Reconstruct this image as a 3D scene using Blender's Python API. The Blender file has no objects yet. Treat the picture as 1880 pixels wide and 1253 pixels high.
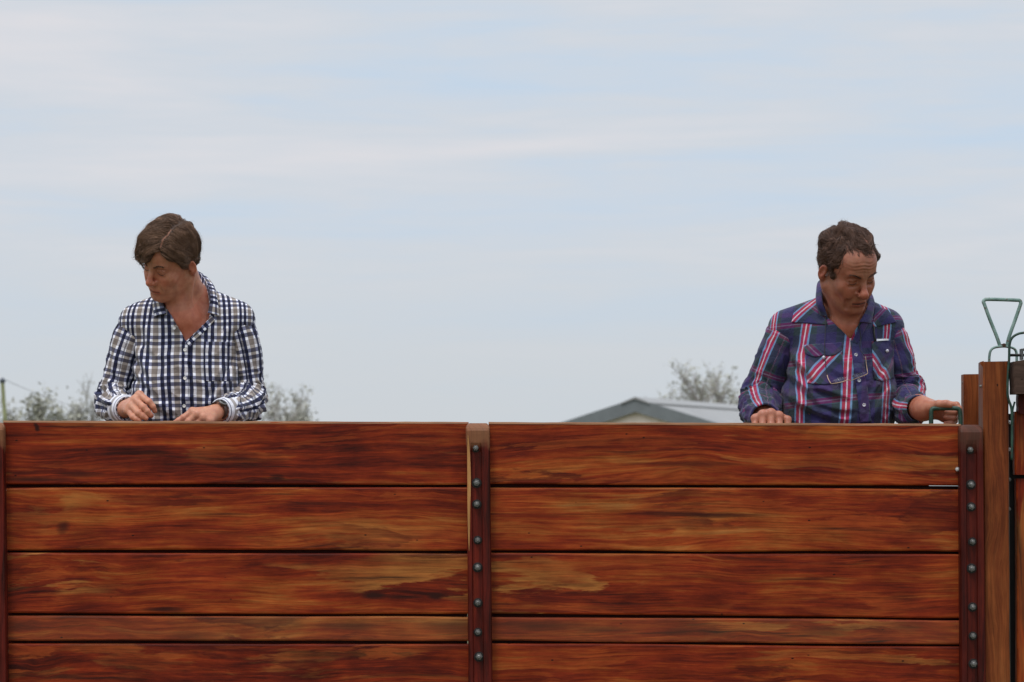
import bpy, math, random
import numpy as np
from mathutils import Vector, Matrix

# ------------------------------------------------------------------ camera
rng = np.random.default_rng(7); random.seed(7)
FP = 6000.0; CX, CY = 940.0, 626.5; EYE = 1.6; HOR = 900.0
PITCH = math.atan((HOR - CY) / FP)
sc = bpy.context.scene
C = sc.collection
cam_d = bpy.data.cameras.new('camera'); cam = bpy.data.objects.new('camera', cam_d); C.objects.link(cam)
cam.location = (0, 0, EYE); cam.rotation_euler = (math.pi / 2 + PITCH, 0, 0)
cam_d.sensor_width = 36; cam_d.lens = FP / 1880 * 36
cam_d.clip_start = 0.1; cam_d.clip_end = 5000
cam_d.dof.use_dof = True; cam_d.dof.focus_distance = 10.1; cam_d.dof.aperture_fstop = 9.0
sc.camera = cam

# ------------------------------------------------------------------ world and sun
SUN_EL, SUN_AZ = math.radians(64), math.radians(205)     # azimuth from +Y (behind the fence) towards +X
w = bpy.data.worlds.new('World'); sc.world = w; w.use_nodes = True
nt = w.node_tree; nt.nodes.clear()
def wn(t, **k):
    n = nt.nodes.new(t)
    for a, b in k.items(): setattr(n, a, b)
    return n
def wl(a, b): nt.links.new(a, b)
def wmath(op, a, b=None):
    n = wn('ShaderNodeMath', operation=op)
    for i, x in enumerate((a, b)):
        if x is None: continue
        if isinstance(x, (int, float)): n.inputs[i].default_value = x
        else: wl(x, n.inputs[i])
    return n.outputs[0]
sky = wn('ShaderNodeTexSky', sky_type='NISHITA'); sky.sun_disc = False
sky.sun_elevation = SUN_EL; sky.sun_rotation = SUN_AZ; sky.altitude = 20; sky.dust_density = 2.5
tc = wn('ShaderNodeTexCoord'); sp = wn('ShaderNodeSeparateXYZ'); wl(tc.outputs['Generated'], sp.inputs[0])
X, Y_, Z = sp.outputs
def wnoise(ax, az, det, off, rough=0.55, dist=0.0):
    cb = wn('ShaderNodeCombineXYZ'); wl(wmath('MULTIPLY', X, ax), cb.inputs[0]); wl(wmath('MULTIPLY', Z, az), cb.inputs[2])
    wl(wmath('ADD', wmath('MULTIPLY', Y_, ax), off), cb.inputs[1])
    n = wn('ShaderNodeTexNoise'); n.inputs['Scale'].default_value = 1; n.inputs['Detail'].default_value = det
    n.inputs['Roughness'].default_value = rough; n.inputs['Distortion'].default_value = dist
    wl(cb.outputs[0], n.inputs['Vector']); return n.outputs['Fac']
n1 = wnoise(5.0, 42.0, 6, 3.1, 0.52, 0.5)
n2 = wnoise(16.0, 150.0, 5, 7.7, 0.6, 0.4)
fac = wmath('ADD', wmath('MULTIPLY', n1, 0.72), wmath('MULTIPLY', n2, 0.28))
# thicker haze low down: streaks fade towards the horizon
lowfade = wn('ShaderNodeMapRange'); wl(Z, lowfade.inputs[0])
for i, v in enumerate((0.0, 0.10, 0.15, 1.0)): lowfade.inputs[i + 1].default_value = v
fac = wmath('ADD', wmath('MULTIPLY', wmath('SUBTRACT', fac, 0.5), lowfade.outputs[0]), 0.5)
rp = wn('ShaderNodeValToRGB'); e = rp.color_ramp.elements
e[0].position = 0.36; e[0].color = (0.535, 0.64, 0.765, 1)
e[1].position = 0.66; e[1].color = (0.69, 0.688, 0.722, 1)
m = e.new(0.5); m.color = (0.608, 0.65, 0.71, 1)
wl(fac, rp.inputs[0])
hz = wn('ShaderNodeMapRange'); wl(Z, hz.inputs[0])
for i, v in enumerate((-0.02, 0.085, 0.0, 1.0)): hz.inputs[i + 1].default_value = v
mxh = wn('ShaderNodeMixRGB'); mxh.inputs[1].default_value = (0.570, 0.605, 0.625, 1); wl(rp.outputs[0], mxh.inputs[2]); wl(hz.outputs[0], mxh.inputs[0])
# overcast sky brightens towards the zenith
zen = wn('ShaderNodeMapRange'); wl(Z, zen.inputs[0])
for i, v in enumerate((0.17, 0.95, 1.0, 2.1)): zen.inputs[i + 1].default_value = v
sk = wn('ShaderNodeVectorMath', operation='SCALE'); wl(sky.outputs[0], sk.inputs[0]); sk.inputs['Scale'].default_value = 0.7
ck = wn('ShaderNodeVectorMath', operation='SCALE'); wl(mxh.outputs[0], ck.inputs[0]); wl(wmath('MULTIPLY', zen.outputs[0], 10.9), ck.inputs['Scale'])
mx = wn('ShaderNodeMixRGB'); mx.inputs[0].default_value = 0.93; wl(sk.outputs[0], mx.inputs[1]); wl(ck.outputs[0], mx.inputs[2])
bg = wn('ShaderNodeBackground'); bg.inputs['Strength'].default_value = 0.1; wl(mx.outputs[0], bg.inputs[0])
wo = wn('ShaderNodeOutputWorld'); wl(bg.outputs[0], wo.inputs[0])

sun_d = bpy.data.lights.new('sun', 'SUN'); sun_d.energy = 1.5; sun_d.angle = math.radians(12); sun_d.color = (1, 0.95, 0.88)
sun = bpy.data.objects.new('sun', sun_d); C.objects.link(sun)
sdir = Vector((math.sin(SUN_AZ) * math.cos(SUN_EL), math.cos(SUN_AZ) * math.cos(SUN_EL), math.sin(SUN_EL)))
sun.rotation_euler = sdir.to_track_quat('Z', 'Y').to_euler(); sun.location = (3, 5, 8)
sc.view_settings.view_transform = 'Standard'; sc.view_settings.look = 'None'
sc.view_settings.exposure = 0; sc.view_settings.gamma = 1
sc.cycles.use_denoising = True

# ------------------------------------------------------------------ helpers
cp_, sp_ = math.cos(PITCH), math.sin(PITCH)
def P(px, py, Y):
    """world point seen at photo pixel (px,py) at distance Y (used only to take measurements off the photo)"""
    dx = (px - CX) / FP; dz = (CY - py) / FP
    d = (dx, cp_ - dz * sp_, sp_ + dz * cp_); t = Y / d[1]
    return np.array([d[0] * t, Y, EYE + d[2] * t])
def PX(p):
    """inverse of P: world points (n,3) to photo pixels"""
    x = p[..., 0]; y = p[..., 1]; z = p[..., 2] - EYE
    f = y * cp_ + z * sp_; u = -y * sp_ + z * cp_
    return CX + FP * x / f, CY - FP * u / f

ROOT = {}
def tag(o, label=None, cat=None, group=None, kind=None):
    if label: o['label'] = label
    if cat: o['category'] = cat
    if group: o['group'] = group
    if kind: o['kind'] = kind
    return o
def thing(name, loc, label, cat, group=None):
    o = bpy.data.objects.new(name, None); C.objects.link(o); o.location = tuple(float(a) for a in loc); o.empty_display_size = 0.1
    ROOT[o] = np.array(loc, float); return tag(o, label, cat, group)
def obj(name, v, f, mat, parent=None, smooth=True, attrs=None, origin=None, mods=()):
    """one mesh object; v in world coordinates"""
    v = np.asarray(v, np.float64)
    if parent is not None:
        r = ROOT[parent]
    else:
        r = np.array(origin if origin is not None else (0, 0, 0), float)
    me = bpy.data.meshes.new(name)
    if isinstance(f, np.ndarray):
        n = f.shape[1]; me.vertices.add(len(v)); me.vertices.foreach_set('co', (v - r).astype(np.float32).ravel())
        me.loops.add(f.size); me.loops.foreach_set('vertex_index', f.astype(np.int32).ravel())
        me.polygons.add(len(f)); me.polygons.foreach_set('loop_start', np.arange(0, f.size, n, dtype=np.int32))
        me.polygons.foreach_set('loop_total', np.full(len(f), n, np.int32)); me.update(calc_edges=True)
    else:
        me.from_pydata([tuple(a) for a in (v - r)], [], [tuple(int(i) for i in a) for a in f])
    me.validate()
    if smooth: me.polygons.foreach_set('use_smooth', [True] * len(me.polygons))
    for k, (typ, arr) in (attrs or {}).items():
        a = me.attributes.new(k, typ, 'POINT')
        if typ == 'FLOAT_VECTOR': a.data.foreach_set('vector', np.asarray(arr, np.float32).ravel())
        elif typ == 'FLOAT': a.data.foreach_set('value', np.asarray(arr, np.float32).ravel())
        else: a.data.foreach_set('color', np.asarray(arr, np.float32).ravel())
    me.materials.append(mat)
    o = bpy.data.objects.new(name, me); C.objects.link(o)
    if parent is not None:
        o.parent = parent; ROOT[o] = r
    else:
        o.location = tuple(r); ROOT[o] = r
    for m_, kw in mods:
        md = o.modifiers.new(m_.lower(), m_)
        for a, b in kw.items(): setattr(md, a, b)
    return o

class MB:
    """collects simple shapes into one mesh"""
    def __init__(s): s.v = []; s.f = []; s.pc = []
    def add(s, v, f, pc=None):
        n = len(s.v); v = [np.array(a, float) for a in v]; s.v += v; s.f += [tuple(i + n for i in q) for q in f]
        s.pc += list(pc) if pc is not None else [np.zeros(3)] * len(v); return s
    def box(s, x0, x1, y0, y1, z0, z1, bev=0.0, seed=0.0, along='x'):
        v = [(x, y, z) for x in (x0, x1) for y in (y0, y1) for z in (z0, z1)]
        f = [(0, 1, 3, 2), (4, 6, 7, 5), (0, 4, 5, 1), (2, 3, 7, 6), (0, 2, 6, 4), (1, 5, 7, 3)]
        pc = [((a[0], a[2] + a[1], seed) if along == 'x' else (a[2], a[0] + a[1], seed) if along == 'z' else (a[1], a[0] + a[2], seed)) for a in v]
        return s.add(v, f, pc)
    def tube(s, pts, r, n=8, cap=True, flat=1.0):
        pts = [np.array(p, float) for p in pts]; rr = r if hasattr(r, '__len__') else [r] * len(pts)
        up = None; rings = []
        for i, p in enumerate(pts):
            t = pts[min(i + 1, len(pts) - 1)] - pts[max(i - 1, 0)]; t = t / (np.linalg.norm(t) + 1e-12)
            if up is None:
                up = np.array([0, 0, 1.0]) if abs(t[2]) < 0.9 else np.array([0, 1.0, 0])
            a = np.cross(t, up); a /= np.linalg.norm(a) + 1e-12; up = np.cross(a, t); b = up
            rings.append([p + rr[i] * (math.cos(q) * a * flat + math.sin(q) * b) for q in np.arange(n) * 2 * math.pi / n])
        v = [x for R_ in rings for x in R_]; f = []
        for i in range(len(pts) - 1):
            for j in range(n):
                k = (j + 1) % n; f.append((i * n + j, i * n + k, (i + 1) * n + k, (i + 1) * n + j))
        if cap: f.append(tuple(range(n))[::-1]); f.append(tuple((len(pts) - 1) * n + j for j in range(n)))
        return s.add(v, f)
    def build(s, name, mat, parent=None, smooth=False, origin=None, mods=(), pc=False):
        return obj(name, s.v, s.f, mat, parent, smooth, {'pc': ('FLOAT_VECTOR', s.pc)} if pc else None, origin, mods)

def crom(pts, n):
    """Catmull-Rom through rows of pts, n samples in total"""
    p = np.asarray(pts, float); p = np.vstack([2 * p[0] - p[1], p, 2 * p[-1] - p[-2]]); m_ = len(p) - 3
    t = np.linspace(0, m_ - 1e-9, n); i = t.astype(int); u = (t - i)[:, None]
    a, b, c, d = p[i], p[i + 1], p[i + 2], p[i + 3]
    return 0.5 * (2 * b + (c - a) * u + (2 * a - 5 * b + 4 * c - d) * u ** 2 + (3 * b - a - 3 * c + d) * u ** 3)

_tab = np.random.default_rng(3).random(4096).astype(np.float32)
def vnoise(p):
    """smooth value noise 0..1 on (...,3)"""
    p = np.asarray(p, np.float64) + 1000.0; i = np.floor(p).astype(np.int64); f = p - i; f = f * f * (3 - 2 * f); out = 0
    for dx in (0, 1):
        for dy in (0, 1):
            for dz in (0, 1):
                h = ((i[..., 0] + dx) * 73856093 ^ (i[..., 1] + dy) * 19349663 ^ (i[..., 2] + dz) * 83492791) & 4095
                out = out + _tab[h] * (f[..., 0] if dx else 1 - f[..., 0]) * (f[..., 1] if dy else 1 - f[..., 1]) * (f[..., 2] if dz else 1 - f[..., 2])
    return out
def ridge(n): return 1 - np.abs(2 * n - 1)
def sstep(a, b, x): t = np.clip((x - a) / (b - a), 0, 1); return t * t * (3 - 2 * t)

# ---- signed distance shapes
def ell(p, c, r):
    q = p - np.array(c, np.float32); r = np.array(r, np.float32)
    k0 = np.sqrt(((q / r) ** 2).sum(-1)); k1 = np.sqrt(((q / r ** 2) ** 2).sum(-1)) + 1e-9
    return k0 * (k0 - 1) / k1
def cap(p, a, b, ra, rb=None):
    rb = ra if rb is None else rb; a = np.array(a, np.float32); b = np.array(b, np.float32); ba = b - a; pa = p - a
    h = np.clip((pa @ ba) / (ba @ ba + 1e-12), 0, 1)
    return np.sqrt(((pa - h[..., None] * ba) ** 2).sum(-1)) - (ra + (rb - ra) * h)
def sph(p, c, r): return np.sqrt(((p - np.array(c, np.float32)) ** 2).sum(-1)) - r
def smin(a, b, k): h = np.maximum(k - np.abs(a - b), 0) / k; return np.minimum(a, b) - h * h * k / 4
def smax(a, b, k): return -smin(-a, -b, k)

def mesh_sdf(f, lo, hi, h, B=16, safe=1.6):
    """surface nets on the active blocks only; f takes (n,m,3) points and block centres (n,3)"""
    lo = np.array(lo, float); nb = np.ceil((np.array(hi, float) - lo) / (h * B)).astype(int)
    I = np.stack(np.meshgrid(*[np.arange(a) for a in nb], indexing='ij'), -1).reshape(-1, 3)
    cen = lo + (I + 0.5) * B * h
    v0 = f(cen[:, None, :].astype(np.float32), cen)[:, 0]
    act = I[np.abs(v0) < 0.867 * B * h * safe]
    g = np.stack(np.meshgrid(*[np.arange(B + 1)] * 3, indexing='ij'), -1).reshape(-1, 3)
    M = (nb * B + 4).astype(np.int64); key = lambda c: ((c[..., 0] + 1) * M[1] + c[..., 1] + 1) * M[2] + c[..., 2] + 1
    VK, VP, Q = [], [], []
    for s in range(0, len(act), 250):
        A = act[s:s + 250]; base = A * B
        pts = (lo + (base[:, None, :] + g[None]) * h).astype(np.float32)
        V = f(pts, lo + (A + 0.5) * B * h).reshape(-1, B + 1, B + 1, B + 1); S = V < 0
        c8 = [S[:, dx:B + dx, dy:B + dy, dz:B + dz] for dx in (0, 1) for dy in (0, 1) for dz in (0, 1)]
        cnt = sum(c.astype(np.int8) for c in c8); n_, i_, j_, k_ = np.nonzero((cnt > 0) & (cnt < 8))
        if len(n_) == 0: continue
        vals = [V[n_, i_ + dx, j_ + dy, k_ + dz] for dx in (0, 1) for dy in (0, 1) for dz in (0, 1)]
        cs = [np.array((dx, dy, dz), float) for dx in (0, 1) for dy in (0, 1) for dz in (0, 1)]
        acc = np.zeros((len(n_), 3)); num = np.zeros(len(n_))
        for a in range(8):
            for b in range(a + 1, 8):
                if abs(cs[a] - cs[b]).sum() != 1: continue
                va, vb = vals[a], vals[b]; mk = (va < 0) != (vb < 0); t = np.where(mk, va / np.where(mk, va - vb, 1), 0)
                acc += mk[:, None] * (cs[a] + t[:, None] * (cs[b] - cs[a])); num += mk
        cell = base[n_] + np.stack([i_, j_, k_], -1)
        VK.append(key(cell)); VP.append(lo + (cell + acc / num[:, None]) * h)
        for ax in range(3):
            sl0 = [slice(None)] + [slice(0, B)] * 3; sl1 = list(sl0); sl1[ax + 1] = slice(1, B + 1)
            a, b = S[tuple(sl0)], S[tuple(sl1)]; e_ = np.nonzero(a != b)
            c0 = base[e_[0]] + np.stack(e_[1:], -1); ob = np.zeros(3, int); oc = np.zeros(3, int); ob[(ax + 1) % 3] = 1; oc[(ax + 2) % 3] = 1
            q = np.stack([key(c0), key(c0 - ob), key(c0 - ob - oc), key(c0 - oc)], -1)
            ins = a[e_]; q[~ins] = q[~ins][:, ::-1]; Q.append(q)
    VK = np.concatenate(VK); VP = np.concatenate(VP); Q = np.concatenate(Q)
    o = np.argsort(VK); VK = VK[o]; VP = VP[o]
    ix = np.searchsorted(VK, Q); ix[ix >= len(VK)] = 0; ok = (VK[ix] == Q).all(1)
    return VP, ix[ok]
def relax(v, q, it=1, lam=0.5):
    for _ in range(it):
        s = np.zeros_like(v); n = np.zeros(len(v))
        for a, b in ((0, 1), (1, 2), (2, 3), (3, 0)):
            for d in range(3): s[:, d] += np.bincount(q[:, a], v[q[:, b], d], len(v)) + np.bincount(q[:, b], v[q[:, a], d], len(v))
            n += np.bincount(q[:, a], minlength=len(v)) + np.bincount(q[:, b], minlength=len(v))
        v = v + lam * (s / np.maximum(n, 1)[:, None] - v)
    return v
def compact(v, q):
    u, inv = np.unique(q, return_inverse=True); return v[u], inv.reshape(q.shape), u
def cut(v, q, g, h):
    """keep the part with g>0, moving the border vertices onto g=0"""
    gv = g(v); keep = (gv[q] > 0).any(1); q = q[keep]; v, q, u = compact(v, q); gv = gv[u]
    for _ in range(3):
        gv = g(v); m_ = gv < 0
        if not m_.any(): break
        p = v[m_]; e_ = 1e-3; gr = np.stack([(g(p + np.eye(3)[i] * e_) - gv[m_]) / e_ for i in range(3)], -1)
        st = -(gv[m_] / ((gr ** 2).sum(-1) + 1e-6))[:, None] * gr; L = np.linalg.norm(st, axis=1, keepdims=True)
        v[m_] = p + st * np.minimum(1, 2.5 * h / (L + 1e-9))
    return v, q
def poly_sd(px, py, poly):
    """signed distance to a polygon (positive outside)"""
    P_ = np.array(poly, float); d = np.full(px.shape, 1e9); ins = np.zeros(px.shape, bool)
    for i in range(len(P_)):
        a, b = P_[i], P_[(i + 1) % len(P_)]; e_ = b - a; w0, w1 = px - a[0], py - a[1]
        t = np.clip((w0 * e_[0] + w1 * e_[1]) / (e_ @ e_), 0, 1); d = np.minimum(d, np.hypot(w0 - e_[0] * t, w1 - e_[1] * t))
        c = (a[1] > py) != (b[1] > py); ins ^= c & (px < (b[0] - a[0]) * (py - a[1]) / ((b[1] - a[1]) if b[1] != a[1] else 1e-9) + a[0])
    return np.where(ins, -d, d)

# ------------------------------------------------------------------ materials
class NB:
    def __init__(s, name):
        s.m = bpy.data.materials.new(name); s.m.use_nodes = True; s.t = s.m.node_tree
        s.b = s.t.nodes['Principled BSDF']; s.out = s.t.nodes['Material Output']
    def n(s, t, **k):
        x = s.t.nodes.new(t)
        for a, b in k.items(): setattr(x, a, b)
        return x
    def L(s, a, b):
        if isinstance(a, (int, float)): b.default_value = a
        elif isinstance(a, tuple): b.default_value = a if len(a) == 4 or len(b.default_value) == 3 else (*a, 1)
        else: s.t.links.new(a, b)
    def M(s, op, a, b=0.0, c=None, clamp=False):
        x = s.n('ShaderNodeMath', operation=op); x.use_clamp = clamp; s.L(a, x.inputs[0]); s.L(b, x.inputs[1])
        if c is not None: s.L(c, x.inputs[2])
        return x.outputs[0]
    def attr(s, name): return s.n('ShaderNodeAttribute', attribute_name=name)
    def xyz(s, v): x = s.n('ShaderNodeSeparateXYZ'); s.L(v, x.inputs[0]); return x.outputs
    def comb(s, a, b, c): x = s.n('ShaderNodeCombineXYZ'); s.L(a, x.inputs[0]); s.L(b, x.inputs[1]); s.L(c, x.inputs[2]); return x.outputs[0]
    def noise(s, vec, scale=1.0, det=3, rough=0.5, dist=0.0):
        x = s.n('ShaderNodeTexNoise'); s.L(vec, x.inputs['Vector']); x.inputs['Scale'].default_value = scale
        x.inputs['Detail'].default_value = det; x.inputs['Roughness'].default_value = rough; x.inputs['Distortion'].default_value = dist
        return x.outputs['Fac']
    def ramp(s, f, stops, interp='LINEAR'):
        x = s.n('ShaderNodeValToRGB'); x.color_ramp.interpolation = interp; el = x.color_ramp.elements
        el[0].position = stops[0][0]; el[0].color = (*stops[0][1], 1); el[1].position = stops[-1][0]; el[1].color = (*stops[-1][1], 1)
        for p, c in stops[1:-1]: z = el.new(p); z.color = (*c, 1)
        s.L(f, x.inputs[0]); return x.outputs[0]
    def mix(s, f, a, b, mode='MIX'):
        x = s.n('ShaderNodeMixRGB', blend_type=mode); s.L(f, x.inputs[0]); s.L(a, x.inputs[1]); s.L(b, x.inputs[2]); return x.outputs[0]
    def bump(s, h, st=0.3, d=0.002):
        x = s.n('ShaderNodeBump'); x.inputs['Strength'].default_value = st; x.inputs['Distance'].default_value = d; s.L(h, x.inputs['Height'])
        s.L(x.outputs[0], s.b.inputs['Normal'])
    def done(s, col=None, rough=None, metal=None, **k):
        if col is not None: s.L(col, s.b.inputs['Base Color'])
        if rough is not None: s.L(rough, s.b.inputs['Roughness'])
        if metal is not None: s.L(metal, s.b.inputs['Metallic'])
        for a, b in k.items(): s.L(b, s.b.inputs[a.replace('_', ' ')])
        return s.m
g3 = lambda x: (x, x, x)

def wood(name, stops, dark=1.0, grey=0.0, rough=0.42, smear=1.0, top=None, flame=False):
    k = NB(name); pc = k.attr('pc').outputs['Vector']; a, b, s_ = k.xyz(pc)
    so = k.M('MULTIPLY', s_, 7.31)
    w1 = k.noise(k.comb(k.M('MULTIPLY', a, 1.1), k.M('MULTIPLY', b, 3.5), so), 1, 2, 0.5)
    w2 = k.noise(k.comb(k.M('MULTIPLY', a, 4.5), k.M('MULTIPLY', b, 13.0), k.M('ADD', so, 4.0)), 1, 3, 0.55)
    wm = k.ramp(k.noise(k.comb(k.M('MULTIPLY', a, 1.6), k.M('MULTIPLY', b, 2.0), k.M('ADD', so, 6.0)), 1, 2), [(0.45, g3(0.2)), (0.68, g3(1))])
    bw = k.M('ADD', b, k.M('ADD', k.M('MULTIPLY', k.M('SUBTRACT', w1, 0.5), 0.10), k.M('MULTIPLY', k.M('MULTIPLY', k.M('SUBTRACT', w2, 0.5), 0.060), wm)))
    n1 = k.noise(k.comb(k.M('MULTIPLY', a, 1.2), k.M('MULTIPLY', bw, 13.0), so), 1, 10, 0.70, 0.1)
    n2 = k.noise(k.comb(k.M('MULTIPLY', a, 3.6), k.M('MULTIPLY', bw, 75.0), k.M('ADD', so, 9.0)), 1, 6, 0.68, 0.1)
    patch = k.noise(k.comb(k.M('MULTIPLY', a, 3.4), k.M('MULTIPLY', bw, 12.0), k.M('ADD', so, 2.0)), 1, 5, 0.6)
    sd = k.noise(k.comb(0.37, 0.61, k.M('MULTIPLY', so, 1.3)), 1, 1)
    f = k.M('ADD', k.M('ADD', k.M('MULTIPLY', n1, 0.42), k.M('MULTIPLY', n2, 0.36)), k.M('ADD', k.M('MULTIPLY', patch, 0.30), k.M('MULTIPLY', sd, 0.16)))
    f = k.M('SUBTRACT', f, 0.125)
    col = k.ramp(f, stops)
    if flame:                                                # pale and dark flames with a sharp edge on one side
        for q_, (sc_, cc_, am) in enumerate(((12.0, (0.60, 0.24, 0.055), 0.75 * flame), (10.0, (0.13, 0.014, 0.006), 0.8), (20.0, (0.50, 0.10, 0.02), 0.6))):
            fl = k.noise(k.comb(k.M('MULTIPLY', a, 1.3 + 0.5 * q_), k.M('MULTIPLY', bw, sc_), k.M('ADD', so, 40.0 + 11 * q_)), 1, 7, 0.6, 0.35)
            fm = k.ramp(fl, [(0.555, g3(0)), (0.585, g3(1)), (0.68, g3(0.35))])
            wh = k.ramp(k.noise(k.comb(k.M('MULTIPLY', a, 1.7), k.M('MULTIPLY', b, 5.0), k.M('ADD', so, 60.0 + 7 * q_)), 1, 3, 0.5), [(0.44, g3(0)), (0.58, g3(am))])
            col = k.mix(k.M('MULTIPLY', fm, wh), col, (*cc_, 1))
    # fine fibre
    fib = k.noise(k.comb(k.M('MULTIPLY', a, 4.0), k.M('MULTIPLY', bw, 170.0), so), 1, 6, 0.8)
    col = k.mix(0.85, col, k.ramp(fib, [(0.32, g3(0.42)), (0.5, g3(0.98)), (0.68, g3(1.4))]), 'MULTIPLY')
    # cloudy handling marks across the grain
    cl = k.noise(k.comb(k.M('MULTIPLY', a, 7.0), k.M('MULTIPLY', b, 10.0), k.M('ADD', so, 31.0)), 1, 4, 0.6)
    col = k.mix(0.7, col, k.ramp(cl, [(0.3, g3(0.62)), (0.7, g3(1.2))]), 'MULTIPLY')
    # dark mineral streaks, long and thin
    st = k.noise(k.comb(k.M('MULTIPLY', a, 2.6), k.M('MULTIPLY', bw, 60.0), k.M('ADD', so, 17.0)), 1, 3, 0.5)
    stm = k.ramp(st, [(0.60, g3(0)), (0.72, g3(1))])
    pm = k.ramp(k.noise(k.comb(k.M('MULTIPLY', a, 3.0), k.M('MULTIPLY', b, 12.0), k.M('ADD', so, 23.0)), 1, 2), [(0.42, g3(0)), (0.6, g3(0.8 * smear))])
    col = k.mix(k.M('MULTIPLY', stm, pm), col, (0.022, 0.009, 0.007, 1))
    if flame:                                                # knots and bark scars where this fence has them
        wx = k.M('MULTIPLY', k.M('SUBTRACT', w2, 0.5), 0.05); wz = k.M('MULTIPLY', k.M('SUBTRACT', n2, 0.5), 0.03)
        for (kx, ky, kw, kh, ka) in ((690, 1094, 20, 5, .9), (745, 1097, 26, 3, .8), (800, 1095, 12, 6, .9), (113, 968, 9, 10, .6), (65, 785, 4, 6, .9), (1260, 852, 90, 4, .5), (560, 925, 60, 3, .45), (505, 878, 12, 5, .8),
                                     (1290, 945, 110, 4, .7), (60, 880, 60, 5, .7), (150, 872, 40, 4, .6), (1110, 1157, 40, 5, .5), (1660, 1100, 30, 5, .35), (640, 1150, 50, 6, .5), (830, 1150, 50, 9, .45), (1000, 1150, 70, 8, .5), (300, 1118, 30, 4, .7), (1520, 1160, 40, 8, .4)):
            kp = P(kx, ky, 10.0); dx = k.M('DIVIDE', k.M('ADD', k.M('SUBTRACT', a, float(kp[0])), wx), kw / 600 * 1.5); dz = k.M('DIVIDE', k.M('ADD', k.M('SUBTRACT', b, float(kp[2])), wz), kh / 600 * 1.5)
            r2 = k.M('ADD', k.M('MULTIPLY', dx, dx), k.M('MULTIPLY', dz, dz)); mk_ = k.M('MULTIPLY', k.M('SUBTRACT', 1.0, r2, clamp=True), ka * 1.3, clamp=True)
            col = k.mix(mk_, col, (0.045, 0.010, 0.006, 1))
    # small dark knots and pin holes
    vo = k.n('ShaderNodeTexVoronoi'); vo.inputs['Scale'].default_value = 1; vo.inputs['Randomness'].default_value = 1
    k.L(k.comb(k.M('MULTIPLY', a, 14.0), k.M('MULTIPLY', b, 26.0), so), vo.inputs['Vector'])
    ph = k.ramp(vo.outputs['Distance'], [(0.035, g3(1)), (0.075, g3(0))]); cx_, _, _ = k.xyz(vo.outputs['Color'])
    col = k.mix(k.M('MULTIPLY', ph, k.M('GREATER_THAN', cx_, 0.62)), col, (0.012, 0.007, 0.006, 1))
    if dark != 1.0: col = k.mix(1.0, col, (dark * 1.04, dark * 0.97, dark * 0.96, 1), 'MULTIPLY')
    if grey: col = k.mix(grey, col, (0.22, 0.13, 0.07, 1))
    if top:                                                  # weathered end: (height, depth, colour, amount)
        tm = k.M('DIVIDE', k.M('SUBTRACT', k.M('ADD', a, k.M('MULTIPLY', k.M('SUBTRACT', cl, 0.5), 0.16)), top[0]), top[1], clamp=True)
        col = k.mix(k.M('MULTIPLY', tm, top[3]), col, k.mix(1.0, (*top[2], 1), k.ramp(fib, [(0.28, g3(0.7)), (0.72, g3(1.25))]), 'MULTIPLY'))
    h = k.M('ADD', k.M('MULTIPLY', fib, 0.6), k.M('MULTIPLY', n2, 0.6)); k.bump(h, 0.35, 0.0015)
    rr = k.ramp(cl, [(0.3, g3(rough - 0.06)), (0.7, g3(rough + 0.16))])
    return k.done(col, rr, None, Specular_IOR_Level=0.14)
RED = [(0.36, (0.06, 0.009, 0.005)), (0.425, (0.17, 0.018, 0.006)), (0.49, (0.32, 0.038, 0.008)), (0.54, (0.42, 0.075, 0.013)), (0.59, (0.50, 0.135, 0.025)), (0.67, (0.60, 0.24, 0.062))]
M_board = wood('red hardwood board', RED, 0.64, flame=0.8)
M_boardr = wood('deep red hardwood board', [(p + 0.022, c) for p, c in RED], 0.66, flame=0.4)
M_boardf = wood('flamed hardwood board', [(p + 0.004, c) for p, c in RED], 0.64, flame=1.2)
M_board2 = wood('golden hardwood board', [(p - 0.022, c) for p, c in RED], 0.64, flame=0.7)
M_board3 = wood('grubby hardwood board', [(p - 0.02, c) for p, c in RED], 0.6, 0.12, 0.5, 1.3, flame=0.9)
M_post = wood('dark oiled hardwood', [(0.3, (0.02, 0.006, 0.005)), (0.5, (0.085, 0.012, 0.008)), (0.68, (0.15, 0.022, 0.010)), (0.8, (0.18, 0.04, 0.015))], smear=0.5)
M_tall = wood('brown hardwood post', [(0.38, (0.10, 0.022, 0.007)), (0.48, (0.18, 0.045, 0.012)), (0.57, (0.25, 0.072, 0.019)), (0.68, (0.31, 0.11, 0.032))], 0.85, smear=0.5)
M_postc = wood('dark oiled hardwood with worn top', [(0.38, (0.03, 0.006, 0.004)), (0.5, (0.11, 0.011, 0.006)), (0.62, (0.19, 0.022, 0.008)), (0.72, (0.22, 0.04, 0.013))], smear=0.5, top=(1.728, 0.03, (0.24, 0.105, 0.05), 0.8))
M_postr = wood('dark stained hardwood upright', [(0.38, (0.02, 0.005, 0.004)), (0.5, (0.07, 0.008, 0.005)), (0.62, (0.13, 0.016, 0.007)), (0.72, (0.16, 0.03, 0.011))], smear=0.8, top=(1.712, 0.04, (0.09, 0.05, 0.032), 0.5))
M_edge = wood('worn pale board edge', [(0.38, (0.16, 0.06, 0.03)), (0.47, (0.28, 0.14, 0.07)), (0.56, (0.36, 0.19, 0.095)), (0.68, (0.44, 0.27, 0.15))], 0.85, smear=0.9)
M_grey = wood('weathered brown beam', [(0.3, (0.04, 0.025, 0.02)), (0.5, (0.08, 0.05, 0.04)), (0.75, (0.13, 0.09, 0.07))], 0.8, 0.05, 0.7)
M_deck = wood('pale deck timber', [(0.3, (0.10, 0.06, 0.04)), (0.5, (0.2, 0.13, 0.09)), (0.75, (0.3, 0.2, 0.14))], 1, 0.2, 0.7)

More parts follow.
